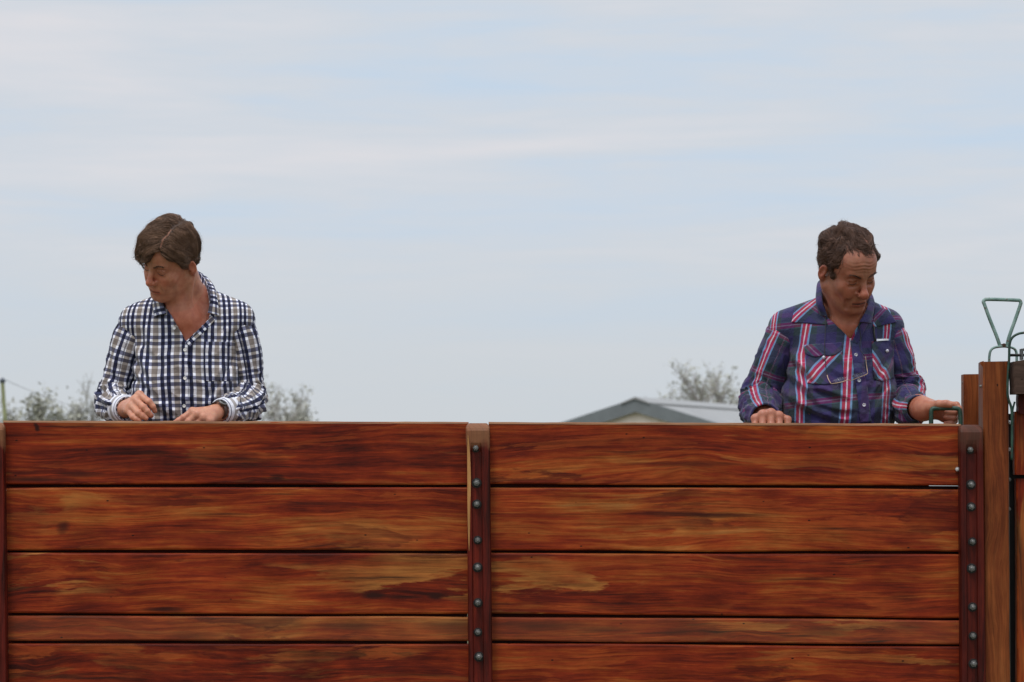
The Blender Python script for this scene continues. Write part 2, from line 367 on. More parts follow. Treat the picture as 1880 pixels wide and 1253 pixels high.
def plaid(name, us, vs, pu, pv, wu=0.5, rough=0.85, warp=0.004, gain=1.0, tint=None):
    """us, vs: lists of (width, colour) across and along; woven as the average of both threads"""
    k = NB(name); pc = k.attr('pc').outputs['Vector']; u, v, q = k.xyz(pc)
    nz = k.n('ShaderNodeTexNoise'); nz.inputs['Scale'].default_value = 14; nz.inputs['Detail'].default_value = 2; k.L(pc, nz.inputs['Vector'])
    a, b, _ = k.xyz(nz.outputs['Color'])
    u = k.M('ADD', u, k.M('MULTIPLY', k.M('SUBTRACT', a, 0.5), warp)); v = k.M('ADD', v, k.M('MULTIPLY', k.M('SUBTRACT', b, 0.5), warp))
    def band(c, st, per):
        tot = sum(s_[0] for s_ in st); pos = 0; stops = []
        for w_, col in st:
            stops.append((pos / tot, col)); pos += w_
        stops.append((0.9999, st[-1][1]))
        return k.ramp(k.M('FRACT', k.M('DIVIDE', c, per)), stops, 'CONSTANT')
    cu, cv = band(u, us, pu), band(v, vs, pv); col = k.mix(1.0, cu, cv, 'MULTIPLY') if wu is None else k.mix(wu, cu, cv)
    th = k.noise(k.comb(k.M('MULTIPLY', u, 900.0), k.M('MULTIPLY', v, 900.0), q), 1, 1)
    col = k.mix(0.5, col, k.ramp(th, [(0.3, g3(0.75 * gain)), (0.7, g3(1.2 * gain))]), 'MULTIPLY')
    if tint: col = k.mix(1, col, (*tint, 1), 'MULTIPLY')
    wr = k.noise(k.comb(k.M('MULTIPLY', u, 38.0), k.M('MULTIPLY', v, 55.0), q), 1, 4, 0.6, 0.8)
    wr2 = k.noise(pc, 26, 3, 0.55, 0.6)
    k.bump(k.M('ADD', k.M('MULTIPLY', wr, 0.45), k.M('MULTIPLY', wr2, 1.0)), 0.6, 0.010)
    return k.done(col, rough, None, Sheen_Weight=0.15, Specular_IOR_Level=0.2)
NAVY = (0.012, 0.015, 0.06); WHT = (0.83, 0.83, 0.90); TAN = (0.30, 0.26, 0.23)
gs = [(7, NAVY), (5, WHT), (7, NAVY), (5, WHT), (10, TAN), (5, WHT)]
gu = [(7, (0.030, 0.034, 0.085)), (5, WHT), (7, (0.030, 0.034, 0.085)), (5, WHT), (10, (0.36, 0.31, 0.28)), (5, WHT)]
gv = [(7, (0.20, 0.205, 0.29)), (5, (1, 1, 1)), (7, (0.20, 0.205, 0.29)), (5, (1, 1, 1)), (10, (0.55, 0.52, 0.51)), (5, (1, 1, 1))]
M_sh1 = plaid('navy white tan check cotton', gu, gv, 0.068, 0.064, None)
M_sh1c = plaid('check cotton of the cuff', [(3, WHT), (3, TAN), (3, WHT), (1, NAVY), (1, WHT), (2, NAVY)], [(1, (0.5, 0.5, 0.56)), (1, (0.5, 0.5, 0.56))], 0.05, 0.06, 0.25)
NV = (0.030, 0.024, 0.092); GR = (0.022, 0.036, 0.044); PU = (0.065, 0.026, 0.10); RD = (0.50, 0.018, 0.055); LB = (0.20, 0.37, 0.60); W2 = (0.80, 0.68, 0.78)
us2 = [(20, NV), (16, GR), (4, LB), (6.3, RD), (3, W2), (6.3, RD), (4, LB), (12, GR), (16, NV)]
vs2 = [(24, NV), (14, GR), (2, (0.05, 0.10, 0.12)), (5, (0.20, 0.014, 0.08)), (2, (0.32, 0.20, 0.3)), (5, (0.20, 0.014, 0.08)), (2, (0.05, 0.10, 0.12)), (10, GR), (14, PU)]
M_sh2 = plaid('navy red blue plaid cotton', us2, vs2, 0.142, 0.122, 0.42)
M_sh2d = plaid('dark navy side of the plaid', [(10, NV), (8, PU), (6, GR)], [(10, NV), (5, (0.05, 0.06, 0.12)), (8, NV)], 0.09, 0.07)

def skin_mat(name, gain=1.0):
    k = NB(name); c = k.attr('skin').outputs['Color']; pc = k.n('ShaderNodeTexCoord').outputs['Object']
    n1 = k.noise(pc, 60, 4, 0.6); n2 = k.noise(pc, 420, 2, 0.6)
    col = k.mix(0.6, c, k.ramp(n1, [(0.3, (0.80, 0.55, 0.50)), (0.7, (1.18, 1.2, 1.18))]), 'MULTIPLY')
    k.bump(k.M('ADD', k.M('MULTIPLY', n1, 0.6), k.M('MULTIPLY', n2, 0.35)), 0.5, 0.0016)
    k.b.inputs['Subsurface Weight'].default_value = 0.2; k.b.inputs['Subsurface Radius'].default_value = (0.008, 0.003, 0.0015); k.b.inputs['Subsurface Scale'].default_value = 1.0
    return k.done(col, k.ramp(n1, [(0.3, g3(0.40)), (0.7, g3(0.58))]), None, Specular_IOR_Level=0.5)
M_skin = skin_mat('tanned skin')
def hair_mat(name):
    k = NB(name); c = k.attr('tone').outputs['Color']; return k.done(c, 0.5, None, Specular_IOR_Level=0.3)
M_hair = hair_mat('brown hair')
def plain(name, col, rough=0.5, metal=0.0, var=0.25, scale=30, bump=0.0, **kw):
    k = NB(name); pc = k.n('ShaderNodeTexCoord').outputs['Object']; n_ = k.noise(pc, scale, 5, 0.6)
    c = k.mix(1.0, (*col, 1), k.ramp(n_, [(0.3, g3(1 - var)), (0.7, g3(1 + var))]), 'MULTIPLY')
    if bump: k.bump(n_, bump, 0.002)
    return k.done(c, rough, metal, **kw)
M_steel = plain('galvanised steel', (0.20, 0.195, 0.185), 0.45, 0.9, 0.35, 120, 0.3)
M_darkst = plain('dark washer steel', (0.02, 0.017, 0.016), 0.5, 0.5)
M_bright = plain('bright spot metal', (0.75, 0.76, 0.75), 0.3, 0.6)
M_button = plain('pale button', (0.75, 0.73, 0.70), 0.3)
M_pearl = plain('pearl snap', (0.55, 0.52, 0.58), 0.2, 0.5)
M_jeans = plain('blue denim', (0.04, 0.06, 0.12), 0.9, 0, 0.3, 90)
M_boot = plain('brown boot leather', (0.06, 0.035, 0.02), 0.5)
M_black = plain('black cord', (0.01, 0.01, 0.01), 0.6)
M_gold = plain('thin gold wire', (0.34, 0.24, 0.17), 0.35, 0.7)
M_strap = plain('brown leather strap', (0.05, 0.02, 0.012), 0.5)
M_lens = NB('clear lens').done((0.9, 0.9, 0.92, 1), 0.05, 0, Transmission_Weight=0.95, IOR=1.1)
M_paper = plain('white paper', (0.8, 0.8, 0.85), 0.7, 0, 0.05)
def green_paint(name, lo, mid, hi):
    k = NB(name); pc = k.n('ShaderNodeTexCoord').outputs['Object']; n_ = k.noise(pc, 22, 6, 0.65); n2 = k.noise(pc, 90, 3, 0.6)
    c = k.ramp(n_, [(0.3, lo), (0.5, mid), (0.66, hi)])
    c = k.mix(k.ramp(n2, [(0.6, g3(0)), (0.68, g3(1))]), c, (0.10, 0.04, 0.02, 1)); k.bump(n2, 0.3, 0.001)
    return k.done(c, 0.5)
M_green = green_paint('dark green paint', (0.005, 0.02, 0.012), (0.010, 0.042, 0.026), (0.03, 0.075, 0.05))
M_green2 = green_paint('worn pale green paint', (0.07, 0.12, 0.105), (0.14, 0.225, 0.195), (0.24, 0.33, 0.30))
# ------------------------------------------------------------------ setting: ground
k = NB('dry paddock grass'); pc = k.n('ShaderNodeTexCoord').outputs['Object']
c = k.ramp(k.noise(pc, 0.35, 6, 0.65), [(0.3, (0.05, 0.065, 0.02)), (0.55, (0.10, 0.10, 0.04)), (0.75, (0.16, 0.13, 0.07))])
k.bump(k.noise(pc, 25, 4), 0.6, 0.03); M_ground = k.done(c, 0.95)
g = MB(); N_ = 24; xs = np.linspace(-1, 1, N_ + 1) ** 3 * 2500
V = [(x, 20 + y, 0.0) for x in xs for y in xs]
obj('ground', V, [(i * (N_ + 1) + j, (i + 1) * (N_ + 1) + j, (i + 1) * (N_ + 1) + j + 1, i * (N_ + 1) + j + 1) for i in range(N_) for j in range(N_)], M_ground)['kind'] = 'structure'

# ------------------------------------------------------------------ the timber fence of the cattle race
FY = 10.0; TH = 0.042
fence = thing('timber_fence', P(880, 1860, FY + 0.02), 'high cattle race fence of red oiled hardwood boards with bolted uprights', 'fence')
def board(corners, seed, mat, gap_lip=True):
    """corners: px of (top-left, top-right, bottom-right, bottom-left)"""
    tl, tr, br, bl = [P(a[0], a[1], FY) for a in corners]; n = 70; b = 0.006
    prof = [(b * 0.9, 0.0), (b * 0.25, b * 0.25), (0.0, b), (0.0, TH - b), (b, TH)]     # (inset from the edge, depth) top half, front to back
    V, F, A = [], [], []
    for i in range(n + 1):
        t = i / n; T = tl + (tr - tl) * t; B_ = bl + (br - bl) * t; x = T[0]
        wob = 0.0026 * (vnoise(np.array([x * 3, seed * 5.0, 0.5])) - 0.5) * 2; wob2 = 0.003 * (vnoise(np.array([x * 3.3, seed * 5.0, 9.5])) - 0.5) * 2
        zt, zb = T[2] + wob, B_[2] + wob2; bow = 0.003 * (vnoise(np.array([x * 1.1, seed * 3.0, 4.5])) - 0.5)
        ring = [(zt - a, d) for a, d in prof] + [(zb + a, d) for a, d in prof[::-1]]
        for z, d in ring:
            V.append((x, FY + d + bow, z)); A.append((x, z + d, seed))
    m_ = 2 * len(prof)
    for i in range(n):
        for j in range(m_):
            F.append((i * m_ + j, (i + 1) * m_ + j, (i + 1) * m_ + (j + 1) % m_, i * m_ + (j + 1) % m_))
    F.append(tuple(range(m_))[::-1]); F.append(tuple(n * m_ + j for j in range(m_)))
    F = [q[::-1] for q in F]
    o = obj('board', V, F, mat, fence, False, {'pc': ('FLOAT_VECTOR', A)})
    return o
rowsL = [((6, 773.5), (860, 776), (860, 890.5), (9, 889.5)), ((9, 895.5), (860, 895), (860, 1011.5), (12, 1010.5)), ((13, 1014.5), (860, 1017), (860, 1128.5), (15, 1126.5)),
         ((15, 1131), (860, 1133.5), (860, 1177.5), (16, 1177)), ((16, 1181.5), (860, 1183), (860, 1297), (17, 1296)),
         ((17, 1301), (860, 1302), (860, 1415), (18, 1414)), ((18, 1420), (860, 1421), (860, 1534), (18, 1533)), ((18, 1540), (860, 1541), (860, 1655), (18, 1654))]
rowsR = [((897, 776), (1764, 779.5), (1764, 892.5), (899, 889.5)), ((899, 895), (1764, 898.5), (1764, 1014), (900, 1011)), ((900, 1015), (1764, 1018), (1764, 1135.5), (901, 1127.5)),
         ((901, 1132), (1764, 1139), (1764, 1184.5), (902, 1177)), ((902, 1181), (1764, 1188), (1764, 1301), (902, 1296)),
         ((902, 1300), (1764, 1305), (1764, 1420), (902, 1415)), ((902, 1419), (1764, 1425), (1764, 1540), (902, 1535)), ((902, 1539), (1764, 1545), (1764, 1660), (902, 1655))]
mats = [M_boardr, M_board2, M_boardf, M_board3, M_boardr, M_board, M_board2, M_board]; matsR = [M_board, M_board2, M_boardf, M_board3, M_board, M_board, M_board2, M_board]
for i, r_ in enumerate(rowsL): board(r_, 1.3 + i * 1.7, mats[i])
for i, r_ in enumerate(rowsR): board(r_, 20.9 + i * 1.9, matsR[i])
# worn top edge of the top boards
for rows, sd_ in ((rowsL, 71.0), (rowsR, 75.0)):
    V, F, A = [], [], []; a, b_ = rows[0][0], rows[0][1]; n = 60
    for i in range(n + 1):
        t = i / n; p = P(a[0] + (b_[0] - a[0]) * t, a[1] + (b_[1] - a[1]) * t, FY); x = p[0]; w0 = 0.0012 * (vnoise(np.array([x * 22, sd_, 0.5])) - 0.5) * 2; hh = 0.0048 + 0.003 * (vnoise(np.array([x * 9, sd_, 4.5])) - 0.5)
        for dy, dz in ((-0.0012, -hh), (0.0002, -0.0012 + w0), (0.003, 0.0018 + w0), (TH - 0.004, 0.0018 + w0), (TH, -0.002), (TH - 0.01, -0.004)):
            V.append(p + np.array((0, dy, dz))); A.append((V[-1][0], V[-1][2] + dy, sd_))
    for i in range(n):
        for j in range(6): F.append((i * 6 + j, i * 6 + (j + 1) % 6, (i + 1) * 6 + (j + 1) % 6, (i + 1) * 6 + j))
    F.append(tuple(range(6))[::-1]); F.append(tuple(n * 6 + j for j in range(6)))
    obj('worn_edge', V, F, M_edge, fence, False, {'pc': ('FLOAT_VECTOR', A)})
# added battens behind the board joints, there to keep the gaps dark
for side, rows in ((0, rowsL), (1, rowsR)):
    for i in range(7):
        a, b_ = rows[i][3], rows[i][2]; a2, b2 = rows[i + 1][0], rows[i + 1][1]
        p0 = P(a[0] - 4, (a[1] + a2[1]) / 2, FY + TH); xe = b_[0] - 2
        if side == 1 and i == 0: h_ = 0.024                      # the last stretch of this joint is open to the light
        fr = (xe - a[0]) / (b_[0] - a[0]); p1 = P(xe, (a[1] + a2[1]) / 2 + ((b_[1] + b2[1]) / 2 - (a[1] + a2[1]) / 2) * fr, FY + TH)
        mb = MB(); h_ = 0.024; segs = [(p0, p1, h_)]
        if side == 1 and i == 0: pm = p0 + (p1 - p0) * 0.935; segs = [(p0, pm, h_), (pm + np.array((0.0004, 0, 0)), p1, 0.0046)]
        for s0_, s1_, ht in segs:
            v = []
            for p in (s0_, s1_):
                for dy, dz in ((0.001, -h_), (0.001, ht), (0.02, ht), (0.02, -h_)): v.append(p + np.array((0, dy, dz)))
            mb.add(v, [(0, 1, 5, 4), (1, 2, 6, 5), (2, 3, 7, 6), (3, 0, 4, 7), (0, 3, 2, 1), (4, 5, 6, 7)], [(a_[0], a_[2], 3.3) for a_ in v])
        mb.build('added_batten', M_post, fence, pc=True)

def bolt_mesh(p, r=0.0105, mat=M_steel, parent=None, turn=0.0, nx=(0, -1, 0)):
    """hex nut on a dark washer with the end of the bolt showing; p on the face, sticks out towards -Y"""
    mb = MB(); n = np.array(nx, float); a = np.array((1, 0, 0.0)) if abs(n[1]) > 0.5 else np.array((0, 1, 0.0)); b = np.array((0, 0, 1.0))
    def ring(rad, d, m_, ph=0): return [p + n * d + rad * (math.cos(q) * a + math.sin(q) * b) for q in np.arange(m_) * 2 * math.pi / m_ + ph]
    def prism(rings):
        m_ = len(rings[0]); v = [x for R_ in rings for x in R_]
        f = [(i * m_ + j, i * m_ + (j + 1) % m_, (i + 1) * m_ + (j + 1) % m_, (i + 1) * m_ + j) for i in range(len(rings) - 1) for j in range(m_)] + [tuple((len(rings) - 1) * m_ + j for j in range(m_))]
        mb.add(v, f)
    prism([ring(r * 0.98, 0.001, 6, turn), ring(r, 0.003, 6, turn), ring(r, 0.0085, 6, turn), ring(r * 0.84, 0.0105, 6, turn)])
    prism([ring(r * 0.52, 0.010, 12), ring(r * 0.5, 0.0155, 12), ring(r * 0.34, 0.017, 12)])
    o = mb.build('bolt', mat, parent)
    w_ = MB(); mb = w_; prism([ring(r * 1.42, -0.001, 20), ring(r * 1.4, 0.0018, 20), ring(r * 0.9, 0.0022, 20)])
    return o, w_
def upright(name, xt, xb, ytop, ybot, gx, gtop, mat, bolts, proud=0.045, seed=5.0):
    """post proud of the boards with a routed groove that carries the bolts. xt,xb: (left,right) px at ytop and at 1253"""
    V, F, A = [], [], []; st = [ytop + a for a in (0, 2, 5, 9, 14, 20, 28)] + list(np.linspace(ytop + 36, ybot, 60)); m_ = None
    for s_, y in enumerate(st):
        t = (y - ytop) / (1253 - ytop); xl = xt[0] + (xb[0] - xt[0]) * t; xr = xt[1] + (xb[1] - xt[1]) * t; g0, g1 = xl + gx[0], xl + gx[1]
        y0 = FY - proud; dtop = y - ytop; back = 0.024 * max(0, 1 - dtop / 16.0) ** 2; yf = y0 + back
        gd = 0.009 * float(sstep(gtop - 4, gtop + 4, y)); sh = 0.9 * max(0, 1 - dtop / 9.0) ** 2 * 6
        L = lambda px_, yy: (P(px_, y, y0)[0], yy, P(px_, y, y0)[2])
        wl_ = 1.2 * (vnoise(np.array([y * 0.02, seed, 1.0])) - 0.5)
        ring = [L(xl + sh, FY - 0.001), L(xl + sh + wl_, yf + 0.008), L(xl + sh + 2.2 + wl_, yf + 0.001), L(xl + sh + 5, yf), L(g0 - 1.0, yf), L(g0 + 0.6, yf + gd), L(g1 - 0.6, yf + gd), L(g1 + 1.0, yf), L(xr - sh - 5, yf), L(xr - sh - 2, yf + 0.001), L(xr - sh + wl_, yf + 0.008), L(xr - sh, FY - 0.001)]
        m_ = len(ring); V += ring; A += [(p[2], p[0] + p[1], seed) for p in ring]
    for i in range(len(st) - 1):
        for j in range(m_ ):
            F.append((i * m_ + j, (i + 1) * m_ + j, (i + 1) * m_ + (j + 1) % m_, i * m_ + (j + 1) % m_)[::-1])
    F.append(tuple(range(m_))); F.append(tuple((len(st) - 1) * m_ + j for j in range(m_))[::-1])
    F = [f_[::-1] for f_ in F]
    o = obj('upright', V, F, mat, fence, False, {'pc': ('FLOAT_VECTOR', A)})
    for i, (bx, by) in enumerate(bolts):
        p = P(bx, by, FY - proud + 0.009)
        b_, w_ = bolt_mesh(p, 0.0094 + 0.0007 * ((i * 2) % 3), M_steel, o, turn=i * 0.9)
        w_.build('washer', M_darkst, o)  # near-black washer colour carries the recess shadow around each nut
    return o
bc = [(873.5, 823), (875, 887), (875.5, 926), (877, 992), (877, 1042), (877.5, 1107), (877.5, 1161), (879.5, 1206)]
extra = [(879, 1262), (880, 1320), (880, 1380), (881, 1440), (881, 1500), (882, 1560)]
upright('upright', (855.5, 899), (860, 904), 777, 1850, (9.5, 28), 818, M_postc, bc + extra)
br_ = [(1781, 826), (1782.5, 890), (1783, 931), (1785, 995), (1783.5, 1044), (1785.5, 1115), (1786, 1168), (1787, 1219)]
upright('upright', (1762, 1805.5), (1764.5, 1811), 780, 1850, (12, 31), 818, M_postr, br_ + [(a + 907, b) for a, b in extra], seed=9.0)
upright('upright', (-36, 6), (-30, 12.5), 776, 1850, (10, 28), 818, M_postc, [(-12, 823), (-11, 887), (-10, 992), (-9, 1107), (-8, 1206)], seed=13.0)
# pale sapwood strip along the left lip of the middle upright
mb = MB(); pts = [(859.2, 800), (860.2, 830), (861.2, 880), (860.8, 930), (861, 980), (861.3, 1012)]; wd = [0.5, 2.6, 3.2, 2.6, 1.8, 0.3]
V, F, A = [], [], []
for (x_, y_), w_ in zip(crom(pts, 24), np.interp(np.linspace(0, 1, 24), np.linspace(0, 1, 6), wd)):
    for sx in (-1, 1): V.append(P(x_ + sx * w_, y_, FY - 0.0462)); A.append((V[-1][2], V[-1][0], 2.0))
for i in range(23): F.append((2 * i, 2 * i + 1, 2 * i + 3, 2 * i + 2))
M_sap = wood('pale sapwood', [(0.3, (0.2, 0.08, 0.03)), (0.5, (0.42, 0.2, 0.07)), (0.75, (0.5, 0.28, 0.11))], smear=0.2)
obj('sapwood_strip', V, F, M_sap, fence, False, {'pc': ('FLOAT_VECTOR', A)}, mods=(('SOLIDIFY', dict(thickness=0.0012, offset=0)),))
# two bright spots, built as nuts, at the edges of the uprights
for bx, by in ((7.5, 900.5), (1757.5, 862)):
    o, w_ = bolt_mesh(P(bx, by, FY - 0.001), 0.0075, M_bright, fence); 
# rail behind the top board where the hands rest
mb = MB(); a = P(10, 785, FY + 0.05); b_ = P(1762, 790, FY + 0.05); mb.box(a[0], b_[0], FY + TH + 0.003, FY + 0.13, a[2] - 0.09, b_[2] + 0.0, 0, 4.4); mb.build('top_rail', M_tall, fence, pc=True)

# ------------------------------------------------------------------ catwalk the two men stand on, and the far wall of the race
DZ = 0.70
cw = thing('catwalk', (0, 10.5, 0), 'plank catwalk running along behind the high board fence', 'walkway')
for i in range(4):
    mb = MB(); y0 = 10.16 + i * 0.2; mb.box(-2.0, 1.9, y0, y0 + 0.19, DZ - 0.04, DZ, 0, i * 2.0); mb.build('plank', M_deck, cw, pc=True)
for x in (-1.9, -0.6, 0.6, 1.8):
    mb = MB(); mb.box(x - 0.05, x + 0.05, 10.18, 10.92, DZ - 0.14, DZ - 0.0405, 0, x, 'y'); mb.build('bearer', M_deck, cw, pc=True)
    for y in (10.25, 10.85):
        mb = MB(); mb.box(x - 0.045, x + 0.045, y - 0.045, y + 0.045, 0, DZ - 0.141, 0, x, 'z'); mb.build('leg', M_deck, cw, pc=True)

# ------------------------------------------------------------------ right-hand end: tall post, back post, slide gate gear
def px_post(name, mat, pts, Y0, Y1, parent, seed, along='z', jag=0.0, n=40, bev=0.004):
    """four-sided timber between px corners tl,tr,br,bl with softened edges"""
    tl, tr, br, bl = pts; V, F, A = [], [], []
    for i in range(n + 1):
        t = i / n; a = np.array(tl) + (np.array(bl) - np.array(tl)) * t; c = np.array(tr) + (np.array(br) - np.array(tr)) * t
        w0 = 1.0 * (vnoise(np.array([t * 12, seed, 1.0])) - 0.5); w1 = 1.0 * (vnoise(np.array([t * 12, seed, 5.0])) - 0.5)
        pa, pb = P(a[0] + w0, a[1], Y0), P(c[0] + w1, c[1], Y0); z0, z1 = pa[2], pb[2]
        ring = [(pa[0], Y1, z0), (pa[0], Y0 + bev, z0), (pa[0] + bev, Y0, z0), (pb[0] - bev, Y0, z1), (pb[0], Y0 + bev, z1), (pb[0], Y1, z1)]
        V += ring; A += [((p[2], p[0] + p[1], seed) if along == 'z' else (p[0], p[2] + p[1], seed)) for p in ring]
    m_ = 6
    for i in range(n):
        for j in range(m_): F.append((i * m_ + j, (i + 1) * m_ + j, (i + 1) * m_ + (j + 1) % m_, i * m_ + (j + 1) % m_))
    F.append(tuple(range(m_))[::-1]); F.append(tuple(n * m_ + j for j in range(m_)))
    return obj(name, V, F, mat, parent, False, {'pc': ('FLOAT_VECTOR', A)})
post = thing('gate_post', P(1832, 1860, 10.0), 'tall square brown hardwood post rising above the fence at its right end', 'post', )
px_post('shaft', M_tall, ((1804.5, 664.5), (1851.5, 663.5), (1857, 1860), (1812, 1860)), 9.99, 10.09, post, 41.0, n=60)
# torn splinter at the top left corner
mb = MB(); v = [P(1798, 665.5, 10.0), P(1806, 663, 10.0), P(1806, 676, 10.0), P(1803, 673, 10.0), P(1798, 665.5, 10.03), P(1806, 663, 10.03), P(1806, 676, 10.03), P(1803, 673, 10.03)]
mb.add(v, [(0, 1, 2, 3), (4, 7, 6, 5), (0, 4, 5, 1), (1, 5, 6, 2), (2, 6, 7, 3), (3, 7, 4, 0)], [(a[2], a[0], 2.2) for a in v]); mb.build('splinter', M_tall, post, pc=True)
for q, Yq in (((1803.5, 709), 9.995),):
    o, w_ = bolt_mesh(P(*q, Yq) + np.array((0.012, 0.03, 0)), 0.008, M_steel, post, nx=(-1, 0, 0))
bp = thing('back_post', P(1785, 1860, 10.28), 'shorter light brown slab post just left of the tall post', 'post')
px_post('shaft', M_tall, ((1769.5, 687.5), (1806, 687), (1808, 1860), (1772, 1860)), 10.24, 10.30, bp, 52.0, n=40)
for q in ((1769.3, 703), (1770.6, 716.5)):
    o, w_ = bolt_mesh(P(*q, 10.27) + np.array((0.011, 0, 0)), 0.0075, M_steel, bp, nx=(-1, 0, 0))
def tube_px(name, pts, r, mat, parent, n=60, sides=10, flat=1.0):
    q = np.array([P(*p) for p in pts]); mb = MB(); mb.tube(list(crom(q, n)), r, sides, True, flat); return mb.build(name, mat, parent, True)
# V-shaped lever handle on its strap bracket
lv = thing('gate_lever', P(1843, 664, 10.04), 'worn pale green triangular lever handle standing on top of the tall post', 'lever')
tube_px('handle', [(1836, 636, 10.04), (1829, 616, 10.04), (1817, 586, 10.04), (1807.5, 560, 10.04), (1805.5, 554.5, 10.04), (1808, 551, 10.04), (1814, 550, 10.04), (1840, 550.5, 10.04), (1865, 551.5, 10.04), (1871.5, 552, 10.04), (1874, 555.5, 10.04), (1873, 561, 10.04), (1864, 587, 10.04), (1853, 618, 10.04), (1848.5, 636, 10.04)], 0.0056, M_green2, lv, 140)
tube_px('bracket', [(1816, 668, 10.04), (1816.5, 654, 10.04), (1819, 644, 10.04), (1826, 638.5, 10.04), (1842, 636.5, 10.04), (1857, 638.5, 10.04), (1864, 643, 10.04), (1866.5, 652, 10.04), (1866.5, 668, 10.04)], 0.012, M_green2, lv, 90, 10, 0.32)
mb = MB(); p = P(1842.5, 634.5, 10.04); mb.tube([p + np.array((0, -.012, 0)), p + np.array((0, -.0121, 0)), p + np.array((0, .012, 0))], [0.0005, 0.006, 0.006], 8); mb.tube([p + np.array((-.013, 0, -.001)), p + np.array((.013, 0, -.001))], 0.0048, 8); mb.build('pivot_bolt', plain('rusty pivot', (0.07, 0.035, 0.02), 0.8, 0.2), lv)
# small green grab handle in the man's hand
gh = thing('grab_handle', P(1735, 779, 10.05), 'small dark green bent rod handle gripped by the man in the plaid shirt', 'handle')
tube_px('handle', [(1709.5, 790, 10.052), (1709.5, 768, 10.052), (1709.7, 757, 10.052), (1711.5, 752, 10.052), (1716.5, 750.3, 10.052), (1735, 750, 10.052), (1755, 750.3, 10.052), (1760.5, 752, 10.052), (1762.5, 757, 10.052), (1763.3, 768, 10.052), (1763.8, 790, 10.052)], 0.0070, M_green, gh, 120)
# second slide gate at the right edge
gg = thing('slide_gate', P(1890, 1860, 10.05), 'red board slide gate beyond the tall post at the right edge', 'gate')
px_post('board', M_board, ((1863, 756), (1990, 758), (1990, 873), (1863, 872)), 10.02, 10.06, gg, 61.0, 'z', n=16)
px_post('board', M_board, ((1866, 879), (1990, 880), (1990, 1860), (1870, 1860)), 10.03, 10.07, gg, 63.0, 'z', n=40)
px_post('cross_beam', M_grey, ((1861.5, 664), (1990, 640), (1990, 722), (1863, 723.5)), 9.93, 10.03, gg, 66.0, 'x', n=10)
px_post('stile', M_post, ((1870, 723), (1990, 723), (1990, 760), (1870, 760)), 10.0, 10.05, gg, 68.0, 'z', n=6)
for q in ((1853.5, 776), (1853.5, 825.5), (1852.5, 881), (1852, 935)):
    o, w_ = bolt_mesh(P(*q, 10.07), 0.0065, M_bright if q[1] < 850 else M_steel, gg)  # the bright upper two stand in for spots of sky in the gap
tube_px('latch_rod', [(1900, 606, 9.965), (1884, 610.5, 9.965), (1869, 613.5, 9.965), (1858, 621, 9.965), (1853.5, 634, 9.965), (1852.6, 660, 9.965), (1850.5, 690, 9.965), (1849.8, 722, 9.965), (1852, 735, 9.965), (1857, 752, 9.965), (1858, 790, 9.965), (1857.5, 845, 9.965)], 0.0040, M_green, gg, 120)
tube_px('latch_rod', [(1863, 738, 9.975), (1859.5, 752, 9.975), (1858.6, 770, 9.975)], 0.003, M_green, gg, 20)
mb = MB(); a, b_ = P(1853, 652.5, 9.98), P(1900, 652.5, 9.98); mb.tube([a, b_], 0.0045, 10); mb.build('pin', M_darkst, gg, True)
mb = MB(); a, b_ = P(1873.5, 641, 9.97), P(1900, 661, 9.97); mb.box(a[0], a[0] + 0.006, 9.95, 9.99, b_[2], a[2]); mb.box(a[0] + .006, b_[0], 9.95, 9.99, a[2] - .006, a[2] + 0.001); mb.build('pin_bracket', plain('grey steel bracket', (0.10, 0.10, 0.10), 0.5, 0.7), gg)
mb = MB(); a, b_ = P(1850, 724, 10.12), P(1990, 1860, 10.12); mb.box(a[0], b_[0] + 0.02, 10.10, 10.14, b_[2], P(0, 760, 10.1)[2], 0, 2, 'z'); mb.build('gap_backing', M_darkst, gg)  # dark sheet added behind the gate to keep sky out of the gaps

# ------------------------------------------------------------------ far things
# bungalow / shed
HY = 90.0; R0 = P(1168, 735, HY); R0x, R0z = R0[0], R0[2]; u_ = np.array((4.27, 10.3)); u_ /= np.linalg.norm(u_); v_ = np.array((u_[1], -u_[0]))
sh = thing('shed', (R0x, HY + 5, 0), 'low farm building with grey gable trim and pale metal roof behind the fence', 'building')
k = NB('cream render'); M_cream = plain('cream rendered wall', (0.84, 0.73, 0.62), 0.9, 0, 0.08, 2)
k = NB('pale corrugated roof'); pcx = k.attr('pc').outputs['Vector']; a, b_, _ = k.xyz(pcx)
wv = k.M('SINE', k.M('MULTIPLY', a, 2 * math.pi / 0.3)); k.bump(wv, 0.5, 0.03)
M_roof = k.done(k.ramp(k.noise(pcx, 0.8, 5), [(0.3, (0.25, 0.245, 0.24)), (0.7, (0.31, 0.305, 0.295))]), 0.5, 0.1)
M_fascia = plain('grey green fascia paint', (0.16, 0.175, 0.18), 0.6, 0, 0.1, 3)
LEN = 14.0; HW = 4.6; SL = math.tan(math.radians(16.5))
def H(s, c, z): q = np.array((R0x, HY)) + u_ * s + v_ * c; return (q[0], q[1], z)
ez = R0z - HW * SL
mb = MB(); wl0 = 0.10; wz = lambda c: R0z - 0.12 - abs(c) * SL
v = [H(wl0, -4.2, 0), H(wl0, 4.2, 0), H(wl0, 4.2, wz(4.2)), H(wl0, 0, wz(0)), H(wl0, -4.2, wz(4.2)), H(LEN - .3, -4.2, 0), H(LEN - .3, 4.2, 0), H(LEN - .3, 4.2, wz(4.2)), H(LEN - .3, 0, wz(0)), H(LEN - .3, -4.2, wz(4.2))]
mb.add(v, [(0, 1, 2, 3, 4), (9, 8, 7, 6, 5), (1, 6, 7, 2), (5, 0, 4, 9)]); mb.build('wall', M_cream, sh)
